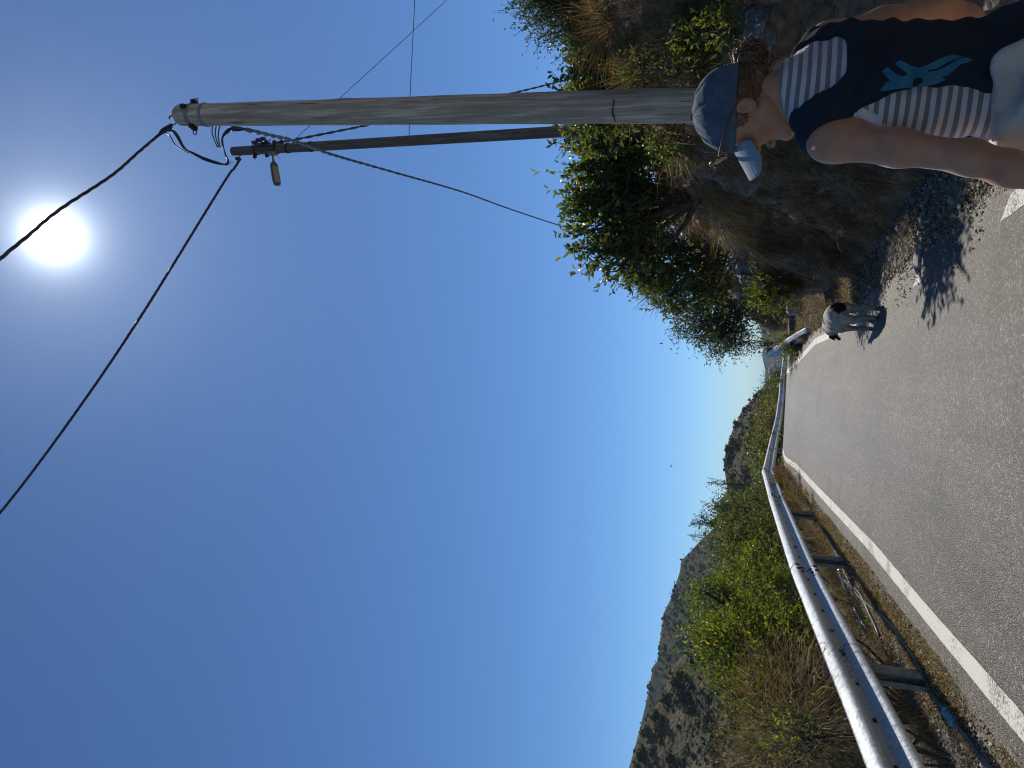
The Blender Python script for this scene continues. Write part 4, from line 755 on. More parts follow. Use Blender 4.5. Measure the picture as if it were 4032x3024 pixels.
MT['rock'] = mat('bank_rock', (.10, .095, .09), (.26, .25, .235), 5, .8, bump=1.0, bscale=14, bdist=.03, stretch=(1, 1, 3.2), detail=10)
rock('rock_outcrop', 'large grey layered rock outcrop sticking out of the bank', 1605, 562, .50, 3, (.8, .8, .75))
rock('bank_rock', 'small grey rock lying in the bank in front of the cap brim', 1512, 330, .13, 12, (1, .7, .6)); rock('bank_rock', 'pale rock in the gravelly slope below the pale weeds at the photo edge', 1640, 60, .22, 14, (1, .8, .5))
for (a, b, s, lb) in ((1985, 560, .11, 'flat grey stone at the road edge, half in shadow'), (1902, 640, .045, 'small white stone on the verge right behind the dog'), (1660 + 250, 600, .06, 'grey stone in the gravel near the dog')):
    p = on_road(a, b); V = IV2 * (1 + .18 * np.array([mnoise.noise(Vector(v * 2 + a)) for v in IV2]))[:, None] * np.array([1.2, 1, .35]) * s; o = obj('verge_stone', mesh_np('verge_stone', V, IF2, MT['stone'], smooth=False)); o.location = (p[0], p[1], float(ground_z(p[0], p[1])) + s * .15); tag(o, lb, 'stone')

# plants behind the long guardrail
def gbase(p): return np.array([p[0], p[1], float(ground_z(p[0], p[1]))])
def lb(dx, dy, Y, rx, rz):
    k = 1.0
    while at_y(dx, dy, Y * k)[0] + rx * k * .95 > -2.2 and k < 2.5: k *= 1.03
    return blob(dx + 12, dy, Y * k, rx * k * .84, rz * k * .80)
L1 = [lb(1610, 1290, 9.0, .55, .45), lb(1570, 1330, 8.8, .42, .42), lb(1630, 1390, 8.4, .50, .40), lb(1560, 1400, 8.4, .34, .38), lb(1600, 1440, 8.2, .38, .32), lb(1640, 1240, 9.4, .5, .4), lb(1690, 1400, 8.2, .4, .35), lb(1700, 1300, 8.6, .45, .35), lb(1530, 1370, 8.6, .16, .24), lb(1535, 1285, 9.2, .16, .28), lb(1650, 1470, 7.9, .28, .25), lb(1720, 1460, 7.7, .36, .34), lb(1640, 1440, 7.9, .42, .38), lb(1690, 1480, 7.6, .36, .34), lb(1600, 1400, 8.2, .42, .36), lb(1740, 1400, 7.8, .4, .3)]
bush('green_bush', 'big sunlit yellow green bush behind the long guardrail', 'bush', gbase(np.array([-3.4, 8.9, 0])), L1, 2600, 9, .052, .022, GREEN['lime'], 31, up=.7, tl=.26, trunk_r=.02)
L2 = [lb(1600, 1130, 12, .55, .5), lb(1615, 1180, 11.6, .5, .45), lb(1640, 1110, 12, .5, .45), lb(1575, 1165, 12, .36, .34), lb(1650, 1190, 11.4, .45, .4), lb(1590, 1215, 11.2, .36, .34), lb(1580, 1110, 12, .25, .3)]
bush('green_bush', 'darker green bush beside the big sunlit one, nearer the crest', 'bush', gbase(np.array([-4.2, 17, 0])), L2, 1500, 9, .064, .028, GREEN['olive'], 32, up=.5, tl=.32, trunk_r=.02)
for i, (a, b, y, lbl_) in enumerate(((1513, 1125, 16, 'tall leafy shoot standing in front of the pylon'), (1545, 1093, 17, 'smaller leafy shoot against the sky between the pylon and the rounded hill'), (1556, 1043, 19, 'smallest leafy shoot on the skyline nearest the rounded hill top'))):
    c = at_y(a, b, y); c2_ = at_y(a + 22, b + 3, y); bl = [(c, (.07 - .012 * i, .08, .15)), (c2_, (.10 - .02 * i, .1, .15))]; bush('leafy_shoot', lbl_, 'shoot', at_y(1610, b + 5, y), bl, 34 - 9 * i, 7, .06, .024, GREEN['olive'], 90 + i, up=1.2, tl=.2, trunk_r=.014)
# dead stems, dry grass and sparse green at the near end
def left_cover(name, label, n, yr, xr, ln, seed, pal, grav, w=.004, clump=6, spread=.55, mt='dryleaf', keep=-.15):
    r = np.random.default_rng(seed); m = n // clump * 2; y = r.uniform(*yr, m) ; x = r.uniform(*xr, m); ok = np.array([mnoise.noise(Vector((a * 1.3, b * 1.3, seed))) for a, b in zip(x, y)]) > keep + r.normal(size=m) * .15
    x, y = np.repeat(x[ok][:n // clump], clump), np.repeat(y[ok][:n // clump], clump); x = x + r.normal(size=len(x)) * .025; y = y + r.normal(size=len(y)) * .025
    P = np.stack([x + road_x(y), y, ground_z(x + road_x(y), y)], 1); return grass(name, P, np.tile([.0, 0, .8], (len(P), 1)), ln, w, pal, seed, grav, spread, label=label, mt=mt)
left_cover('shoulder_grass', 'short dry straw along the outer edge of the asphalt', 15000, (2.2, 13), (-2.2, -1.78), .075, 101, STRAW, .4, .0042, 8, .9)
left_cover('shoulder_litter', 'dry brown grass and litter under the long guardrail', 26000, (2.2, 14), (-3.4, -1.95), .12, 102, np.vstack([BROWN * 1.1, BROWN, STRAW * .9]), .7, .0055, 8, 1.3, keep=.12)
left_cover('shoulder_grass', 'dry grass under the far part of the long guardrail', 9000, (12, 24), (-3.2, -1.82), .22, 103, np.vstack([BROWN * 1.2, STRAW]), .4, .005, 7, .6)
left_cover('slope_grass', 'tangled dry brown grass on the slope behind the near guardrail', 34000, (3.0, 9.5), (-6.5, -2.6), .30, 104, np.vstack([BROWN * 1.1, BROWN, STRAW * .8]), .45, .005, 9, .7)
left_cover('slope_grass', 'dry grass on the far slope behind the guardrail', 9000, (9, 26), (-9, -2.8), .5, 105, np.vstack([BROWN, STRAW * .9]), .4, .009, 8, .6)
tus = [(1735, 1590, 6.2, .9, 2600, .20, 'tangled brown tussock with pale bent stems nearest the photo corner'), (1700, 1560, 7.0, .8, 1500, .18, 'brown tussock with pale bent stems right beside the big sunlit bush'), (1670, 1630, 7.0, .9, 2600, .22, 'brown tussock lowest on the slope behind the guardrail'), (1690, 1035, 17.5, .22, 900, .42, 'rusty dry tussock under the guardrail where the edge line bends'), (1712, 1075, 14.8, .2, 500, .3, 'rusty dry grass beside the third guardrail post')]
for i, (a, b, y, rad, n, ln, lb) in enumerate(tus):
    c = at_y(a, b, y); tussock('dry_tussock', lb, c, (0, -.1, .8), rad, n, ln, 110 + i, np.vstack([BROWN * (.9 if i < 3 else 1.2), STRAW[:2]]), .5, 2.2 if i < 3 else .9, .005)
    if i < 3:
        q = np.random.default_rng(300 + i); A = Acc()
        for _ in range(26): s0_ = c + np.clip(q.normal(size=3), -1.2, 1.2) * np.array([.36, .36, .15]) - np.array([0, 0, .1]); d = unit(q.normal(size=3) + np.array([0, 0, .5])); A.tube(spline([s0_, s0_ + d * .15, s0_ + d * .28 + q.normal(size=3) * .06, s0_ + d * .38 + q.normal(size=3) * .12 - np.array([0, 0, .08])], 4), .0035, 4, cap=False)
        root_ = [o for o in scene.objects if o.get('label') == lb][0]; o = A.build('dead_stems', mat('pale_stem_%d' % i, (.26, .21, .14), (.42, .36, .26), 9, .7), root_); o.location = -Vector(c)
bl = [blob(a, b, y, .22, .2) for a, b, y in ((1640, 1560, 7.2), (1700, 1640, 6.2), (1735, 1600, 5.9), (1620, 1620, 7.4), (1660, 1500, 7.6))]
bush('sparse_bush', 'sparse yellow green twigs growing through the brown grass in the photo corner', 'bush', gbase(at_y(1760, 1600, 6.3)), bl, 150, 6, .05, .022, GREEN['lime'], 33, tl=.22, trunk_r=.012)
# bushes beyond the far guardrail
for i, (a, b, y, rx, rz_, pal, lb) in enumerate(((1688, 835, 66, 2.0, 1.2, 'dark', 'dark green bush beyond the far guardrail, nearest the village'), (1676, 872, 58, 2.0, 1.5, 'olive', 'green bush beyond the far guardrail, second from the village'), (1666, 930, 50, 2.0, 1.5, 'rust', 'yellowish bush beyond the far guardrail'), (1662, 985, 42, 1.6, 1.6, 'olive', 'green bush just behind the bend of the long guardrail'), (1690, 900, 52, 2.2, 1.3, 'olive', 'low green bush seen under the far guardrail'), (1690, 1010, 30, 1.0, .8, 'olive', 'low green bush seen under the guardrail near the crest'))):
    c = at_y(a, b, y); b0 = gbase(c); b0[2] = min(b0[2], c[2] - .5); q = np.random.default_rng(400 + i)
    bush('valley_bush', lb, 'bush', b0, [(c + q.normal(size=3) * (.9, .6, .4) * rx * .5, (rx * .6, rx * .6, rz_ * .55)) for _ in range(5)], 420, 7, .16, .09, GREEN[pal], 120 + i, tl=.6, hexa=False, trunk_r=.06)

# ------------------------------------------------------------------ smooth bodies: distance fields turned into meshes
def smin(a, b, k): h_ = np.clip(.5 + .5 * (b - a) / k, 0, 1); return b * (1 - h_) + a * h_ - k * h_ * (1 - h_)
def smax(a, b, k): return -smin(-a, -b, k)
def ell(P, c, r): q = P - np.asarray(c); r = np.asarray(r, float); k0 = np.linalg.norm(q / r, axis=1); k1 = np.linalg.norm(q / (r * r), axis=1); return k0 * (k0 - 1) / (k1 + 1e-9)
def cap(P, a, b, ra, rb=None):
    rb = ra if rb is None else rb; a = np.asarray(a, float); b = np.asarray(b, float); ab = b - a; t = np.clip(((P - a) @ ab) / (ab @ ab), 0, 1); return np.linalg.norm(P - a - t[:, None] * ab, axis=1) - (ra + (rb - ra) * t)
def chain(P, pts, rs, k=.02):
    d = None
    for i in range(len(pts) - 1): e = cap(P, pts[i], pts[i + 1], rs[i], rs[i + 1]); d = e if d is None else smin(d, e, k)
    return d
def sdf_mesh(name, f, lo, hi, h, mat_, colf=None, parent=None):
    lo = np.array(lo, float); hi = np.array(hi, float); nb = np.ceil((hi - lo) / (4 * h)).astype(int); g = [lo[k] + (np.arange(nb[k]) + .5) * 4 * h for k in range(3)]
    G = np.stack(np.meshgrid(*g, indexing='ij'), -1).reshape(-1, 3); dc = f(G).reshape(nb); near = np.abs(dc) < 4 * h * 2.2
    nf = nb * 4 + 1; V = np.ones(nf, np.float32); NM = np.zeros(nf, bool)
    rep = lambda A_: A_.repeat(4, 0).repeat(4, 1).repeat(4, 2)
    V[:-1, :-1, :-1] = rep(np.sign(dc)); N4 = rep(near); NM[:-1, :-1, :-1] |= N4; NM[1:, :-1, :-1] |= N4; NM[:-1, 1:, :-1] |= N4; NM[:-1, :-1, 1:] |= N4; NM[1:, 1:, 1:] |= N4; NM[1:, 1:, :-1] |= N4; NM[1:, :-1, 1:] |= N4; NM[:-1, 1:, 1:] |= N4
    ii = np.argwhere(NM); V[NM] = f(lo + ii * h); V[0] = V[-1] = 1; V[:, 0] = V[:, -1] = 1; V[:, :, 0] = V[:, :, -1] = 1
    S_ = V < 0; cs = sum(S_[a:a + nf[0] - 1, b:b + nf[1] - 1, c:c + nf[2] - 1].astype(np.int8) for a in (0, 1) for b in (0, 1) for c in (0, 1)); act = (cs > 0) & (cs < 8); C = np.argwhere(act); idx = -np.ones(act.shape, np.int64); idx[act] = np.arange(len(C))
    cr = [(a, b, c) for a in (0, 1) for b in (0, 1) for c in (0, 1)]; vals = {q: V[C[:, 0] + q[0], C[:, 1] + q[1], C[:, 2] + q[2]] for q in cr}; acc = np.zeros((len(C), 3)); cnt = np.zeros(len(C))
    for q in cr:
        for k in range(3):
            if q[k]: continue
            q2 = tuple(1 if m == k else q[m] for m in range(3)); a, b = vals[q], vals[q2]; m = (a < 0) != (b < 0); t = np.where(m, a / np.where(m, a - b, 1), 0); p = np.tile(np.array(q, float), (len(C), 1)); p[:, k] += t; acc[m] += p[m]; cnt[m] += 1
    PV = lo + (C + acc / cnt[:, None]) * h; Fs = []
    for k in range(3):
        sl = [slice(None)] * 3; sl2 = [slice(None)] * 3; sl[k] = slice(0, -1); sl2[k] = slice(1, None); a, b = S_[tuple(sl)], S_[tuple(sl2)]; E_ = np.argwhere(a != b); o1, o2 = [(1, 2), (2, 0), (0, 1)][k]
        E_ = E_[(E_[:, o1] > 0) & (E_[:, o2] > 0) & (E_[:, o1] < nf[o1] - 1) & (E_[:, o2] < nf[o2] - 1)]
        q = []
        for d1, d2 in ((-1, -1), (0, -1), (0, 0), (-1, 0)): e = E_.copy(); e[:, o1] += d1; e[:, o2] += d2; q.append(idx[e[:, 0], e[:, 1], e[:, 2]])
        Q = np.stack(q, 1); ins = a[tuple(E_.T)]; Q[~ins] = Q[~ins][:, ::-1]; Fs.append(Q)
    Fc = np.concatenate(Fs); Fc = Fc[(Fc >= 0).all(1)]
    return obj(name, mesh_np(name, PV, Fc, mat_, None if colf is None else colf(PV)), parent)

# ------------------------------------------------------------------ the walking woman
YAW = math.radians(30); W0 = np.array([.735, 1.90, float(road_z(1.9))])
woman = empty('person', tuple(W0), YAW); tag(woman, 'woman in a blue cap and dark vest over a striped tank top, looking down', 'person')
def skin_mat():
    m, t, p = new_mat('skin'); nn, lk = t.nodes, t.links; tc = nn.new('ShaderNodeTexCoord'); no = nn.new('ShaderNodeTexNoise'); no.inputs['Scale'].default_value = 22; no.inputs['Detail'].default_value = 6; lk.new(tc.outputs['Object'], no.inputs['Vector'])
    cr = nn.new('ShaderNodeValToRGB'); e = cr.color_ramp.elements; e[0].position = .3; e[0].color = (.45, .185, .095, 1); e[1].position = .7; e[1].color = (.58, .27, .15, 1); lk.new(no.outputs['Fac'], cr.inputs[0]); lk.new(cr.outputs[0], p.inputs['Base Color'])
    p.inputs['Roughness'].default_value = .5; p.inputs['Subsurface Weight'].default_value = .15; p.inputs['Subsurface Radius'].default_value = (.012, .005, .003); p.inputs['Subsurface Scale'].default_value = .6; p.inputs['Sheen Weight'].default_value = .25; p.inputs['Sheen Roughness'].default_value = .4
    nb = nn.new('ShaderNodeTexNoise'); nb.inputs['Scale'].default_value = 260; b = nn.new('ShaderNodeBump'); b.inputs['Strength'].default_value = .18; b.inputs['Distance'].default_value = .002; lk.new(tc.outputs['Object'], nb.inputs['Vector']); lk.new(nb.outputs['Fac'], b.inputs['Height']); lk.new(b.outputs[0], p.inputs['Normal']); return m
MT['skin'] = skin_mat()
TZ = [.70, .80, .88, .95, 1.02, 1.10, 1.18, 1.25, 1.30, 1.345, 1.38, 1.42]
TA = [.160, .180, .178, .155, .140, .148, .162, .172, .172, .135, .072, .050]; TB = [.095, .108, .110, .094, .082, .090, .100, .098, .086, .066, .054, .050]
def torso(P, o=0.0):
    a = np.interp(P[:, 2], TZ, TA) + o; b = np.interp(P[:, 2], TZ, TB) + o; cy = np.interp(P[:, 2], [.8, 1.02, 1.25, 1.4], [-.01, .0, -.005, -.012]); q = np.sqrt((P[:, 0] / a) ** 2 + ((P[:, 1] - cy) / b) ** 2); d = (q - 1) * np.minimum(a, b) * .9
    return np.maximum(d, np.maximum(.74 - P[:, 2], P[:, 2] - 1.40) * .9)
SHL, SHR = np.array([-.181, -.012, 1.312]), np.array([.181, -.005, 1.315]); ELL, ELR = np.array([-.257, -.02, 1.045]), np.array([.31, .02, 1.05]); WRL, WRR = np.array([-.332, .02, .815]), np.array([.34, .16, .85])
HYAW, HP, HT = math.radians(41), math.radians(10), math.radians(-3)
Rz = lambda a: np.array([[math.cos(a), -math.sin(a), 0], [math.sin(a), math.cos(a), 0], [0, 0, 1.0]]); Rx = lambda a: np.array([[1.0, 0, 0], [0, math.cos(a), -math.sin(a)], [0, math.sin(a), math.cos(a)]])
HR = Rz(HYAW) @ Rx(-HP); HC = np.array([-.020, .025, 1.516]); to_head = lambda P: (P - HC) @ HR; from_head = lambda P: np.asarray(P) @ HR.T + HC
def head_sdf(P):
    Q = to_head(P); X = np.abs(Q[:, 0]); S2 = np.stack([X, Q[:, 1], Q[:, 2]], 1)
    d = ell(Q, (0, -.012, .015), (.073, .093, .083)); d = smin(d, ell(Q, (0, .030, -.048), (.056, .058, .070)), .03); d = smin(d, cap(S2, (.050, .0, -.058), (.012, .072, -.100), .018, .016), .02)
    d = smin(d, ell(Q, (0, .074, -.102), (.020, .017, .015)), .014); d = smin(d, cap(Q, (0, .084, .010), (0, .099, -.028), .0072, .0095), .010); d = smin(d, ell(S2, (.009, .092, -.032), (.008, .009, .006)), .006)
    d = smin(d, cap(S2, (.010, .083, .016), (.040, .072, .016), .008), .012); d = smin(d, ell(Q, (0, .092, -.057), (.019, .009, .005)), .004); d = smin(d, ell(Q, (0, .091, -.067), (.017, .009, .006)), .004)
    d = smax(d, -ell(S2, (.031, .096, -.004), (.015, .014, .011)), .008); d = smin(d, ell(S2, (.034, .062, -.032), (.020, .022, .018)), .02)
    er = ell((S2 - np.array([.076, -.010, -.012])) @ Rx(.25), (0, 0, 0), (.009, .018, .031)); er = smax(er, -ell(S2, (.088, -.005, -.008), (.010, .011, .019)), .002); er = smin(er, ell(S2, (.081, .004, -.012), (.004, .004, .006)), .002); d = smin(d, er, .006); return d
def fingers(P, W, E_, pal, th):
    """hand at the end of a forearm: pal = palm normal, th = thumb side"""
    ax = unit(W - E_); th = unit(th - ax * (th @ ax)); pal = unit(pal - ax * (pal @ ax) - th * (pal @ th)); d = smin(cap(P, W, W + ax * .03, .024, .026), np.minimum(cap(P, W + ax * .035 + th * .022, W + ax * .085 + th * .028, .016, .014), cap(P, W + ax * .035 - th * .020, W + ax * .078 - th * .026, .015, .012)), .02)
    d = smin(d, cap(P, W + ax * .03, W + ax * .082, .021, .016), .02)
    for k, (o_, l) in enumerate(((.030, .070), (.010, .079), (-.010, .073), (-.029, .056))):
        b = W + ax * (.086 - .004 * abs(k - 1)) + th * o_; c = b + ax * l * .45 + pal * .006; e = c + (ax * .9 + pal * .4) * l * .3; g = e + (ax * .7 + pal * .7) * l * .25; d = smin(d, chain(P, [b, c, e, g], [.0088, .0082, .0075, .0065], .004), .005)
    b = W + ax * .025 + th * .025; d = smin(d, chain(P, [b, b + ax * .028 + th * .022 + pal * .008, b + ax * .058 + th * .028 + pal * .014], [.013, .0105, .0085], .006), .008); return d
HIPL, HIPR = np.array([-.085, 0, .80]), np.array([.085, 0, .80]); KNL, KNR = np.array([-.09, .10, .44]), np.array([.09, -.01, .45]); ANL, ANR = np.array([-.09, .13, .075]), np.array([.09, -.14, .11])
def legs(P, o=0.0): return smin(chain(P, [HIPL, KNL, ANL], [.082 + o, .056 + o, .036 + o], .04), chain(P, [HIPR, KNR, ANR], [.082 + o, .056 + o, .036 + o], .04), .02)
def body_sdf(P):
    d = torso(P); d = smin(d, cap(P, (.0, -.022, 1.36), HC + HR @ np.array([0, -.028, -.05]), .053, .047), .035)
    for s, S3 in ((-1, SHL), (1, SHR)): d = smin(d, cap(P, (s * .03, -.022, 1.372), S3 + np.array([0, 0, .018]), .036, .030), .04)
    for S3, E3, W3, s in ((SHL, ELL, WRL, -1), (SHR, ELR, WRR, 1)):
        m = (S3 + E3) / 2 + np.array([0, -.004, 0]); f2 = E3 + (W3 - E3) * .3
        a = chain(P, [S3, m, E3, f2, W3], [.042, .036, .032, .032, .0215], .03); a = smin(a, ell(P, S3 + np.array([s * .004, -.002, -.008]), (.045, .044, .052)), .02)
        a = smin(a, fingers(P, W3, E3, np.array([-s, .1, 0]) * 1.0, np.array([0, 1.0, .1])), .015); d = smin(d, a, .022)
    d = smin(d, head_sdf(P), .012); d = smin(d, legs(P), .03)
    for A3, k in ((ANL, 0), (ANR, -.35)): d = smin(d, cap(P, A3 + np.array([0, .0, -.03]), A3 + np.array([0, .13, -.05 + k * .06]), .032, .026), .03)
    return d
sdf_mesh('body', body_sdf, (-.44, -.24, 0.0), (.44, .34, 1.66), .0038, MT['skin'], None, woman)
MT['denim'] = mat('dark_trousers', (.02, .024, .035), (.035, .04, .055), 40, .9); MT['shoe'] = mat('grey_shoes', (.10, .10, .11), (.18, .18, .19), 30, .7)
sdf_mesh('trousers', lambda P: np.maximum(smin(legs(P, .012), torso(P, .010), .03), np.maximum(P[:, 2] - .97, .14 - P[:, 2])), (-.24, -.25, .1), (.24, .26, 1.0), .008, MT['denim'], None, woman)
for A3, k in ((ANL, 0.0), (ANR, -.35)):
    sdf_mesh('shoe', lambda P: np.maximum(smin(cap(P, A3 + np.array([0, -.01, -.03]), A3 + np.array([0, .14, -.045 + k * .06]), .044, .036), cap(P, A3, A3 + np.array([0, 0, .03]), .045), .02), -.001 - (P[:, 2] if k == 0 else P[:, 2] - .02)), tuple(A3 - .12), tuple(A3 + np.array([.12, .26, .12])), .007, MT['shoe'], None, woman)
def stripe_mat():
    m, t, p = new_mat('striped_cotton'); nn, lk = t.nodes, t.links; tc = nn.new('ShaderNodeTexCoord'); sp = nn.new('ShaderNodeSeparateXYZ'); lk.new(tc.outputs['Object'], sp.inputs[0])
    no = nn.new('ShaderNodeTexNoise'); no.inputs['Scale'].default_value = 5; lk.new(tc.outputs['Object'], no.inputs['Vector'])
    def M2(op, a, b):
        x = nn.new('ShaderNodeMath'); x.operation = op
        for i, v in enumerate((a, b)):
            if isinstance(v, (int, float)): x.inputs[i].default_value = v
            else: lk.new(v, x.inputs[i])
        return x.outputs[0]
    z = M2('ADD', M2('ADD', sp.outputs['Z'], M2('MULTIPLY', sp.outputs['X'], .05)), M2('MULTIPLY', no.outputs['Fac'], .008)); fr = M2('FRACT', M2('DIVIDE', z, .0205), 0.0)
    cr = nn.new('ShaderNodeValToRGB'); cr.color_ramp.interpolation = 'LINEAR'; e = cr.color_ramp.elements; e[0].position = .0; e[0].color = (.62, .565, .535, 1); e[1].position = .47; e[1].color = (.62, .565, .535, 1)
    x = e.new(.52); x.color = (.22, .19, .165, 1); x = e.new(.96); x.color = (.22, .19, .165, 1); x = e.new(1.0); x.color = (.62, .565, .535, 1); lk.new(fr, cr.inputs[0]); lk.new(cr.outputs[0], p.inputs['Base Color']); p.inputs['Roughness'].default_value = .95; p.inputs['Sheen Weight'].default_value = .3
    n2 = nn.new('ShaderNodeTexNoise'); n2.inputs['Scale'].default_value = 14; n2.inputs['Detail'].default_value = 5; lk.new(tc.outputs['Object'], n2.inputs['Vector']); b = nn.new('ShaderNodeBump'); b.inputs['Strength'].default_value = .5; b.inputs['Distance'].default_value = .012; lk.new(n2.outputs['Fac'], b.inputs['Height']); lk.new(b.outputs[0], p.inputs['Normal']); return m
MT['stripe'] = stripe_mat(); MT['whitecloth'] = mat('white_cotton', (.60, .55, .50), (.70, .65, .59), 20, .95, bump=.3, bscale=90, bdist=.003)
def clothbody(P, o):
    d = torso(P, o)
    for s, S3 in ((-1, SHL), (1, SHR)): d = smin(d, cap(P, (s * .03, -.022, 1.372), S3 + np.array([0, 0, .018]), .036 + o, .030 + o), .04)
    return smin(d, cap(P, (0, -.022, 1.36), (-.005, -.01, 1.42), .053 + o, .052 + o), .035)
def fold(P): return .0022 * np.sin(P[:, 0] * 38 + P[:, 2] * 46) * np.sin(P[:, 2] * 31 - P[:, 1] * 40) + .0015 * np.sin(P[:, 2] * 120 + P[:, 0] * 60)
def armhole(P, rad): return rad - np.minimum(*[np.sqrt(((P[:, 0] - s * .220) / .80) ** 2 + ((P[:, 2] - 1.290) / 1.15) ** 2 + (P[:, 1] * .15) ** 2) for s in (-1, 1)])
collar = lambda P: (P[:, 2] + .25 * P[:, 1]) - 1.412
tank = lambda P: smax(smax(smax(clothbody(P, .007) + fold(P), armhole(P, .087), .002), collar(P), .003), .80 - P[:, 2], .004)
tk = sdf_mesh('striped_tank_top', tank, (-.28, -.2, .78), (.28, .2, 1.46), .0044, MT['stripe'], None, woman)
for sd2 in (-1, 1):
    sdf_mesh('armhole_trim', lambda P: smax(smax(smax(smax(clothbody(P, .0085) + fold(P) * .5, armhole(P, .085), .002), -armhole(P, .103), .002), 1.33 + .0 * P[:, 2] - P[:, 2] * 1.0 - .2, .002), .03 - sd2 * P[:, 0], .002), (-.28, -.2, 1.10), (.28, .2, 1.44), .0036, MT['whitecloth'], None, tk)
MT['navy'] = mat('navy_fabric', (.008, .013, .020), (.014, .020, .030), 6, .9, bump=.7, bscale=7, bdist=.03)
WZ = [.70, .80, .88, .95, 1.00, 1.05, 1.134, 1.184, 1.234, 1.30, 1.36, 1.42]; WW = [.20, .19, .175, .135, .115, .098, .102, .114, .134, .168, .186, .19]
def vest_sdf(P):
    o = .016 + .010 * np.clip((1.25 - P[:, 2]) / .3, 0, 1.4); d = clothbody(P, 0) - o + fold(P) * 1.6; w = np.interp(P[:, 2], WZ, WW) - np.where(P[:, 1] > 0, .0, 0); d = smax(d, (np.abs(P[:, 0]) - w) * .8, .004)
    xn = P[:, 0] / .112; nb = np.where(P[:, 1] < 0.02, 1.288, 1.22); neck = nb + .125 * np.clip(np.abs(xn), 0, 1.3) ** 6 - P[:, 2]; neck = np.where(np.abs(xn) < 1.02, neck, np.maximum(neck, (np.abs(xn) - 1) * .1)); return smax(smax(d, -neck * .6, .006), .72 - P[:, 2], .004)
vest = sdf_mesh('dark_vest', vest_sdf, (-.30, -.22, .70), (.30, .22, 1.46), .0044, MT['navy'], None, woman)
# teal emblem lying on the back of the vest
def back_y(x, z):
    lo, hi = -.30, 0.0; P = np.array([[x, y, z] for y in np.linspace(-.22, -.02, 160)]); d = clothbody(P, 0) - (.016 + .010 * np.clip((1.25 - z) / .3, 0, 1.4)) + fold(P) * 1.6; i = np.argmax(d < 0); return P[i, 1]
K5 = lambda X, Y_: (((3150 + X * .4822)), (Y_ * .4822))
def on_back(X, Y_):
    sx, sy = K5(X, Y_); d = ray(sx / 1.8228, sy / 1.8228); Rw = Rz(-YAW); o_ = Rw @ (EYE - W0); dd = Rw @ d; t = np.linspace(1.5, 2.4, 500); P = o_ + dd * t[:, None]; v = clothbody(P, 0) - (.0175 + .010 * np.clip((1.25 - P[:, 2]) / .3, 0, 1.4)) + fold(P) * 1.6; i = np.argmax(v < 0); return P[i] if v.min() < 0 else P[-1]
EMB = [[(650, 745), (705, 672), (735, 660), (668, 583), (710, 550), (775, 598), (832, 627), (905, 585), (878, 605), (930, 640), (962, 632), (918, 668), (918, 705), (928, 712), (830, 722), (735, 735)],
       [(832, 627), (878, 602), (775, 520), (820, 492), (900, 535), (960, 553), (1020, 543), (1040, 570), (1050, 590), (1120, 610), (1190, 650), (1130, 680), (1050, 700), (960, 712), (928, 712), (958, 700), (1005, 665), (1000, 640), (962, 632), (930, 640), (878, 605)],
       [(1020, 543), (1100, 500), (1190, 460), (1260, 450), (1330, 462), (1240, 492), (1160, 535), (1110, 560), (1045, 572), (1035, 570)], [(1050, 588), (1110, 580), (1190, 545), (1270, 495), (1350, 468), (1410, 488), (1380, 508), (1310, 525), (1240, 590), (1195, 625), (1165, 628)]]
EMB[0] = [(650, 745), (705, 672), (735, 660), (668, 583), (710, 550), (775, 598), (832, 627), (878, 607), (935, 645), (918, 668), (918, 705), (928, 712), (830, 722), (735, 735)]
EMB[1] = [(878, 607), (872, 596), (775, 520), (820, 492), (900, 535), (960, 553), (1020, 543), (1040, 572), (1050, 590), (1120, 610), (1190, 650), (1130, 680), (1050, 700), (960, 712), (928, 712), (958, 700), (1005, 665), (1000, 640), (962, 630), (935, 645)]
MT['teal'] = mat('teal_print', (.02, .15, .22), (.03, .19, .27), 30, .7)
from mathutils.geometry import tessellate_polygon
def emblem():
    bm = bmesh.new()
    for poly in EMB:
        tri = tessellate_polygon([[Vector((a, b, 0)) for a, b in poly]]); vs = [bm.verts.new((a, b, 0)) for a, b in poly]
        for t in tri:
            try: bm.faces.new([vs[i] for i in t])
            except ValueError: pass
    bmesh.ops.remove_doubles(bm, verts=bm.verts, dist=.5)
    for _ in range(3):
        lg = [e for e in bm.edges if e.calc_length() > 22]
        if lg: bmesh.ops.subdivide_edges(bm, edges=lg, cuts=1); bmesh.ops.triangulate(bm, faces=bm.faces)
    for v in bm.verts: v.co = Vector(on_back(v.co.x, v.co.y))
    bmesh.ops.recalc_face_normals(bm, faces=bm.faces); me = bpy.data.meshes.new('emblem'); bm.to_mesh(me); bm.free(); me.materials.append(MT['teal']); o = obj('emblem', me, vest); m = o.modifiers.new('thickness', 'SOLIDIFY'); m.thickness = .0016; m.offset = 0
emblem()
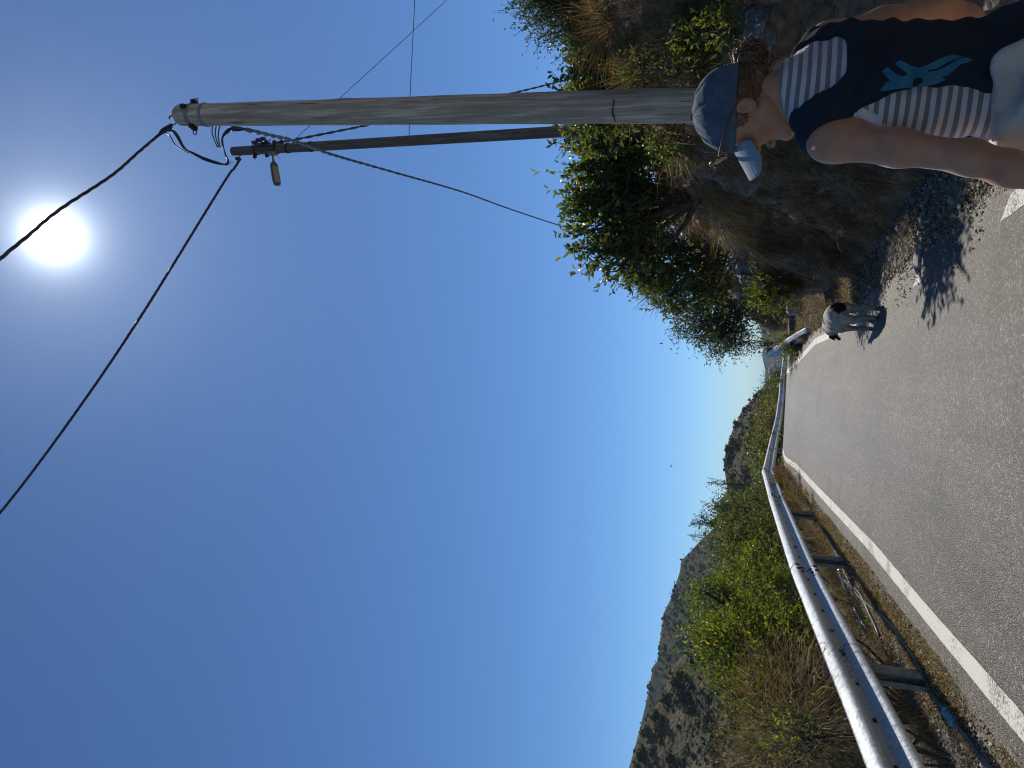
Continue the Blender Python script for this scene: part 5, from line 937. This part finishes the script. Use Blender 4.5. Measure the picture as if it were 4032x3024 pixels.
# sweater tied at the waist: band, knot, hanging sleeve and skirt on her left
MT['sweater'] = mat('cream_knit', (.52, .43, .33), (.66, .56, .44), 9, .95, bump=.9, bscale=16, bdist=.02)
def sweater(P):
    fo = .011 * np.sin(P[:, 0] * 55 + P[:, 2] * 20 + 3 * np.sin(P[:, 2] * 14)) + .004 * np.sin(P[:, 2] * 75 + P[:, 1] * 40 + P[:, 0] * 30)
    d = smax(torso(P, .048) + fo, np.abs(P[:, 2] - .915) - .085, .03); d = smax(d, P[:, 0] + .065, .02)
    a = np.array([-.105, -.13, .935]); d = smin(d, ell(P, a, (.050, .036, .075)) + fo, .015); d = smin(d, chain(P, [a + np.array([0, 0, -.03]), a + np.array([-.015, -.01, -.16]), a + np.array([-.03, 0, -.30])], [.04, .045, .035], .03) + fo, .02)
    d = smin(d, chain(P, [(-.15, -.035, .955), (-.225, -.04, .885), (-.27, -.03, .78), (-.27, -.01, .62)], [.045, .042, .05, .045], .03) + fo * 1.4, .02)
    d = smin(d, chain(P, [(-.15, .05, .95), (-.19, .07, .80), (-.19, .07, .58)], [.05, .06, .06], .03) + fo * 1.4, .03)
    d = smin(d, smax(chain(P, [(-.12, -.10, .93), (-.16, -.09, .72), (-.16, -.08, .55)], [.05, .07, .07], .04) + fo * 1.5, -(P[:, 2] - .5), .01), .03)
    return smax(d, -ell(P, (-.080, -.168, .925), (.011, .022, .017)), .008)
sdf_mesh('tied_sweater', sweater, (-.36, -.24, .46), (.12, .2, 1.05), .0048, MT['sweater'], None, woman)
sdf_mesh('sweater_band', lambda P: smax(torso(P, .040) + .004 * np.sin(P[:, 0] * 70), np.abs(P[:, 2] - .90 - .1 * P[:, 0]) - .022, .02), (-.26, -.2, .82), (.26, .2, 1.0), .006, MT['sweater'], None, woman)
# cap
MT['cap'] = mat('blue_cotton_cap', (.058, .085, .115), (.09, .125, .16), 30, .95, bump=.8, bscale=10, bdist=.015)
CE_C, CE_R = np.array([0, -.012, .014]), np.array([.087, .107, .100])
def capf(P):
    Q = to_head(P); wr = .0008 * np.sin(Q[:, 0] * 160 + Q[:, 1] * 40) * np.sin(Q[:, 1] * 90 + Q[:, 2] * 60) + .0007 * np.sin(Q[:, 1] * 210 + Q[:, 0] * 50); th = np.arctan2(Q[:, 1], Q[:, 0]); seam = -.0022 * np.exp(-(np.abs(((th / (math.pi / 3)) % 1) - .5) * 18) ** 2)
    d = ell(Q, CE_C, CE_R) + wr - seam * .8; d = smax(d, -(ell(Q, CE_C, CE_R - .010)), .001); d = smax(d, (.006 + .17 * (Q[:, 1])) - Q[:, 2], .002); back = ell(Q, (0, -.115, .012), (.030, .03, .024)); return smax(d, -back, .003)
lo_, hi_ = HC - .16, HC + .16
capo = sdf_mesh('cap', capf, lo_, hi_, .0030, MT['cap'], None, woman)
def brimf(P):
    Q = to_head(P); y = Q[:, 1] - .074; x = Q[:, 0]; zc = .030 - .36 * y - 8.5 * x * x * (1 + 2 * np.clip(y, 0, 1)); outl = ((np.abs(x) / .076) ** 2.7 + (np.clip(y, 0, 1) / .096) ** 2.7) ** (1 / 2.7) - 1; d = np.maximum(np.abs(Q[:, 2] - zc) * .8 - .0026, outl * .07); d = np.maximum(d, -.004 - y); return smax(d, -(ell(Q, CE_C, CE_R - .002)), .001)
MT['brim'] = mat('blue_cotton_sunlit_brim', (.20, .25, .30), (.26, .31, .36), 40, .95, bump=.8, bscale=130, bdist=.002)  # cap cotton in a lighter copy, sunlight on the brim put into its colour
bo = sdf_mesh('brim', brimf, HC - .2, HC + .2, .0028, MT['brim'], None, capo)
A = Acc(); c = from_head(CE_C + np.array([0, 0, CE_R[2]])); A.tube([c - .001 * HR[:, 2], c + .005 * HR[:, 2], c + .0075 * HR[:, 2]], [.0075, .0065, .003], 12); A.build('button', MT['cap'], capo)
for k in range(6):
    th = math.pi / 6 + k * math.pi / 3 - math.pi / 6; th = k * math.pi / 3 + math.pi / 6 * 1.0 * 0
    P_ = [from_head(CE_C + CE_R * 1.006 * np.array([math.cos(th) * math.cos(p), math.sin(th) * math.cos(p), math.sin(p)])) for p in np.linspace(.22 if k else .3, 1.5, 16)]; Acc().tube(P_, .0011, 5).build('seam', MT['cap'], capo)
# hair
MT['hair'] = mat('brown_hair', (.08, .040, .018), (.24, .125, .055), 60, .45, bump=.6, bscale=120, stretch=(1, 1, .25), bdist=.004)
def hairf(P):
    Q = to_head(P); X = np.abs(Q[:, 0]); st = .0016 * np.sin(Q[:, 2] * 420 + Q[:, 1] * 300 + 5 * np.sin(Q[:, 0] * 30)) + .001 * np.sin(Q[:, 1] * 700 + Q[:, 0] * 300); d = ell(Q, (0, -.014, .008), (.0765, .096, .088)) + st
    d = smin(d, ell(Q, (0, -.072, -.045), (.045, .032, .038)) + st, .02); d = smax(d, Q[:, 2] - .03, .004); d = smax(d, Q[:, 1] - (.000 + .75 * (Q[:, 2] + .02)), .008); sb_ = ell(np.stack([X, Q[:, 1], Q[:, 2]], 1), (.071, .020, .004), (.006, .016, .022)) + st; d = smin(d, sb_, .01); return smax(d, -.084 - Q[:, 2] - .3 * (Q[:, 1] + .06), .01)
hair = sdf_mesh('hair', hairf, HC - .17, HC + .15, .0030, MT['hair'], None, woman)
r = np.random.default_rng(9); A = Acc(); bc = np.array([.0, -.122, -.040])
for k in range(190):
    ax3 = unit(r.normal(size=3)); u_ = unit(np.cross(ax3, r.normal(size=3))); v_ = np.cross(ax3, u_); rd = .018 + .014 * r.random(); off = r.normal(size=3) * .006; t = np.linspace(0, r.uniform(2.5, 5.5), 14)
    A.tube([from_head(bc + off + np.array([.8, 1, 1.15]) * rd * (u_ * math.cos(a) + v_ * math.sin(a)) * (1 + .06 * math.sin(3 * a))) for a in t], r.uniform(.0012, .0024), 4, cap=False)
A.build('bun', MT['hair'], hair); A = Acc()
for k in range(60):                                            # combed strands from the temples back to the bun
    s = 1 if k % 2 else -1; a0 = np.array([s * .078, r.uniform(-.03, .012), r.uniform(-.045, .03)]); a1 = np.array([s * r.uniform(.05, .07), -.07, a0[2] * .8 - .012]); A.tube(spline([from_head(a0), from_head(a1), from_head(bc + r.normal(size=3) * .008)], 6), .0013, 4, cap=False)
for k in range(75):                                            # loose strands
    d = unit(r.normal(size=3) * np.array([1, .8, 1]) + np.array([0, -.9, .1])); s0_ = bc + d * .026; L_ = r.uniform(.008, .022); tg_ = unit(np.cross(d, r.normal(size=3))); A.tube(spline([from_head(s0_), from_head(s0_ + d * L_ * .7 + tg_ * L_), from_head(s0_ + d * L_ * .8 + tg_ * L_ * 2.2), from_head(s0_ + d * L_ * .1 + tg_ * L_ * 2.8 - np.array([0, 0, .01]))], 5), .0004, 3, cap=False)
for k in range(70):                                            # wisps on the nape
    s0_ = np.array([r.uniform(-.045, .045), -.085 + r.random() * .02, -.062 - r.random() * .02]); A.tube(spline([from_head(s0_), from_head(s0_ + np.array([r.normal() * .01, -.022 - r.random() * .012, -.015])), from_head(s0_ + np.array([r.normal() * .022, -.022 - r.random() * .03, -.045 - r.random() * .02]))], 5), .00045, 3, cap=False)
A.build('loose_strands', MT['hair'], hair)
# eyes, brows, lips
MT['eye'] = mat('eye_white', (.7, .68, .65), None, rough=.2); MT['iris'] = mat('iris_brown', (.06, .035, .02), None, rough=.15); MT['lips'] = mat('lips', (.36, .12, .10), (.42, .16, .13), 40, .45)
for s in (-1, 1):
    bm = bmesh.new(); bmesh.ops.create_uvsphere(bm, u_segments=16, v_segments=10, radius=.0118); me = bpy.data.meshes.new('eye'); bm.to_mesh(me); bm.free(); me.materials.append(MT['eye']); e = obj('eye', me, woman, tuple(from_head((s * .031, .0735, -.006))))
    Acc().tube([from_head((s * .031, .0845, -.009)) - np.array(e.location), from_head((s * .031, .0862, -.010)) - np.array(e.location)], [.0055, .004], 12).build('iris', MT['iris'], e)
    Acc().tube([from_head((s * x, y, z)) for x, y, z in ((.014, .093, .018), (.028, .089, .022), (.044, .077, .018))], [.0018, .0022, .001], 5).build('eyebrow', MT['hair'], woman)
Acc().tube([from_head(v) for v in ((-.021, .088, -.060), (-.010, .0985, -.0575), (0, .1005, -.059), (.010, .0985, -.0575), (.021, .088, -.060))], [.001, .0034, .003, .0034, .001], 6).tube([from_head(v) for v in ((-.019, .088, -.062), (0, .0985, -.0665), (.019, .088, -.062))], [.001, .0042, .001], 6).build('lips', MT['lips'], woman)
# sunglasses resting on the cap, held by their arms
MT['amber'] = mat('amber_plastic', (.12, .03, .010), (.20, .055, .015), 20, .25); MT['lensg'] = mat('dark_lens', (.02, .02, .022), None, rough=.08)
gl = empty('sunglasses', tuple(W0 + Rz(YAW) @ from_head((0, .09, .06))), YAW); tag(gl, 'amber framed sunglasses pushed up on the front of the blue cap', 'sunglasses'); GO = from_head((0, .09, .06))
for s in (-1, 1): Acc().tube(spline([from_head(v) - GO for v in ((s * .066, .098, .062), (s * .082, .060, .048), (s * .089, .015, .026), (s * .086, -.012, .008), (s * .082, -.030, -.012))], 6), .0026, 6).build('temple_arm', MT['amber'], gl)
for s in (-1, 1):
    cL = np.array([s * .034, .108, .066]); th = np.linspace(0, 2 * math.pi, 23); ring = [from_head(cL + np.array([.029 * math.cos(t), .006 * math.sin(t) - .25 * (abs(s * .034 + .029 * math.cos(t)) ** 2) * 12, .021 * math.sin(t)])) - GO for t in th]
    fr_ = Acc().tube(ring, .0026, 6).build('rim', MT['amber'], gl); m3 = from_head(cL) - GO; V = [m3 + (q - m3) * .97 for q in ring[:-1]] + [m3 + HR[:, 1] * .002]; n = len(ring) - 1; Acc().add(V + [v - HR[:, 1] * .0015 for v in V], [(i, (i + 1) % n, n) for i in range(n)] + [(i + n + 1, 2 * n + 1, (i + 1) % n + n + 1) for i in range(n)]).build('lens', MT['lensg'], fr_)
Acc().tube([from_head(v) - GO for v in ((-.007, .117, .074), (0, .121, .077), (.007, .117, .074))], .0024, 6).build('bridge', MT['amber'], gl)

# ------------------------------------------------------------------ the dog
lh, rh, fl = on_road(1897, 686), on_road(1896, 668), on_road(1877, 706); dc = (lh + rh) / 2; DY = math.radians(12)
dog = empty('dog', (dc[0], dc[1], float(road_z(dc[1]))), DY); tag(dog, 'tall white dog with a black rump patch walking away along the edge of the road', 'dog')
DS = .80
def dog_sdf(P):
    P = P / DS; S2 = np.stack([np.abs(P[:, 0]), P[:, 1], P[:, 2]], 1)
    d = chain(P, [(0, .02, .535), (0, .18, .53), (0, .36, .50), (0, .54, .51)], [.135, .138, .148, .14], .06); d = smin(d, ell(P, (0, .47, .44), (.115, .17, .155)), .05); d = smax(d, -(P[:, 2] - .30), .05)
    d = smin(d, chain(P, [(0, .60, .55), (-.03, .74, .53), (-.05, .82, .49)], [.095, .07, .062], .04), .05); h_ = ell((P - np.array([-.06, .87, .46])) @ Rz(.2), (0, 0, 0), (.058, .085, .058)); d = smin(d, h_, .03); d = smin(d, cap(P, (-.07, .94, .42), (-.085, 1.01, .37), .032, .024), .02)
    for s in (-1, 1):
        hz = 0.0 if s > 0 else .0
        d = smin(d, ell(P, (s * .080, .035, .44), (.072, .11, .145)), .035); y0 = -.01 * s
        d = smin(d, chain(P, [(s * .080, .03, .42), (s * .080, .075 + y0, .305), (s * .070, -.045 + y0, .185), (s * .066, -.025 + y0, .05), (s * .066, .0 + y0, .028)], [.082, .058, .033, .029, .034], .02), .02); d = smin(d, cap(P, (s * .066, -.005 + y0, .022), (s * .066, .045 + y0, .02), .026, .022), .015)
        yf = .04 * s; d = smin(d, chain(P, [(s * .075, .52, .42), (s * .078, .49 + yf * .5, .30), (s * .075, .52 + yf, .14), (s * .075, .52 + yf, .03)], [.066, .042, .031, .029], .02), .025); d = smin(d, cap(P, (s * .075, .52 + yf, .022), (s * .075, .565 + yf, .02), .026, .022), .015)
    d = smin(d, chain(P, [(0, -.085, .585), (.02, -.13, .56), (.05, -.14, .50), (.06, -.125, .43)], [.026, .020, .015, .008], .01), .015)
    d = smin(d, cap(P, (-.11, .85, .52), (-.15, .85, .45), .016, .012), .012); d = smin(d, cap(P, (-.01, .86, .52), (.03, .86, .45), .016, .012), .012); return d * DS
def dog_col(V):
    P = V / DS; n = np.array([mnoise.fractal(Vector(p * 9), 1, 2, 4) for p in P])[:, None]; c = np.array([.46, .43, .385]) + 0 * P; z = P[:, 2:3]
    w = np.clip((.36 - z + .05 * n) / .16, 0, 1); c = c * (1 - w * .55) + np.array([.24, .18, .13]) * w * .55
    grey = np.clip((np.abs(n) - .16) * 3, 0, .5); c = c * (1 - grey) + np.array([.25, .25, .26]) * grey
    pq = np.linalg.norm((P - np.array([.060, -.075, .52])) / np.array([.10, .11, .105]), axis=1)[:, None] + .28 * n; b = np.clip((1.05 - pq) * 9, 0, 1); p2 = np.linalg.norm((P - np.array([.02, .30, .66])) / np.array([.10, .14, .07]), axis=1)[:, None] + .25 * n; b = np.maximum(b, np.clip((1 - p2) * 8, 0, 1))
    hd = np.clip((P[:, 1:2] - .72) * 12, 0, 1); b = np.maximum(b, hd * (np.abs(P[:, 0:1] + .06) > .025)); tl2 = np.clip((-.105 - P[:, 1:2]) * 60, 0, 1); b = np.maximum(b, tl2); pw = np.clip((.035 - z) * 60, 0, .6) * 1.0; return (c * (1 - b) + np.array([.014, .014, .016]) * b) * (1 - pw * .6)
MT['fur'] = attr_mat('dog_fur', .9, .8, 55, .2, .012, .18, 60)
sdf_mesh('body', dog_sdf, (-.34, -.22, 0), (.2, 1.06, .74), .0075, MT['fur'], dog_col, dog)
r = np.random.default_rng(77); A = Acc(); A.tube(spline(np.array([(-.085, .66, .50), (-.0, .70, .46), (.07, .66, .52), (.0, .63, .64), (-.08, .645, .60), (-.085, .66, .50)]) * DS, 6), .008, 6); A.build('collar', MT['black'], dog)

# ------------------------------------------------------------------ haze in the valley air
m = bpy.data.materials.new('haze'); m.use_nodes = True; t = m.node_tree
for n_ in list(t.nodes): t.nodes.remove(n_)
o_ = t.nodes.new('ShaderNodeOutputMaterial'); v_ = t.nodes.new('ShaderNodeVolumePrincipled'); v_.inputs['Density'].default_value = .00006; v_.inputs['Color'].default_value = (.74, .87, 1.0, 1); v_.inputs['Anisotropy'].default_value = 0.5
t.links.new(v_.outputs[0], o_.inputs['Volume'])
A = Acc(); A.box((0, 3700, -55), (7000, 4500, 225)); hz = A.build('haze', m, smooth=False); tag(hz, 'thin bluish haze in the air over the valley', kind='stuff')
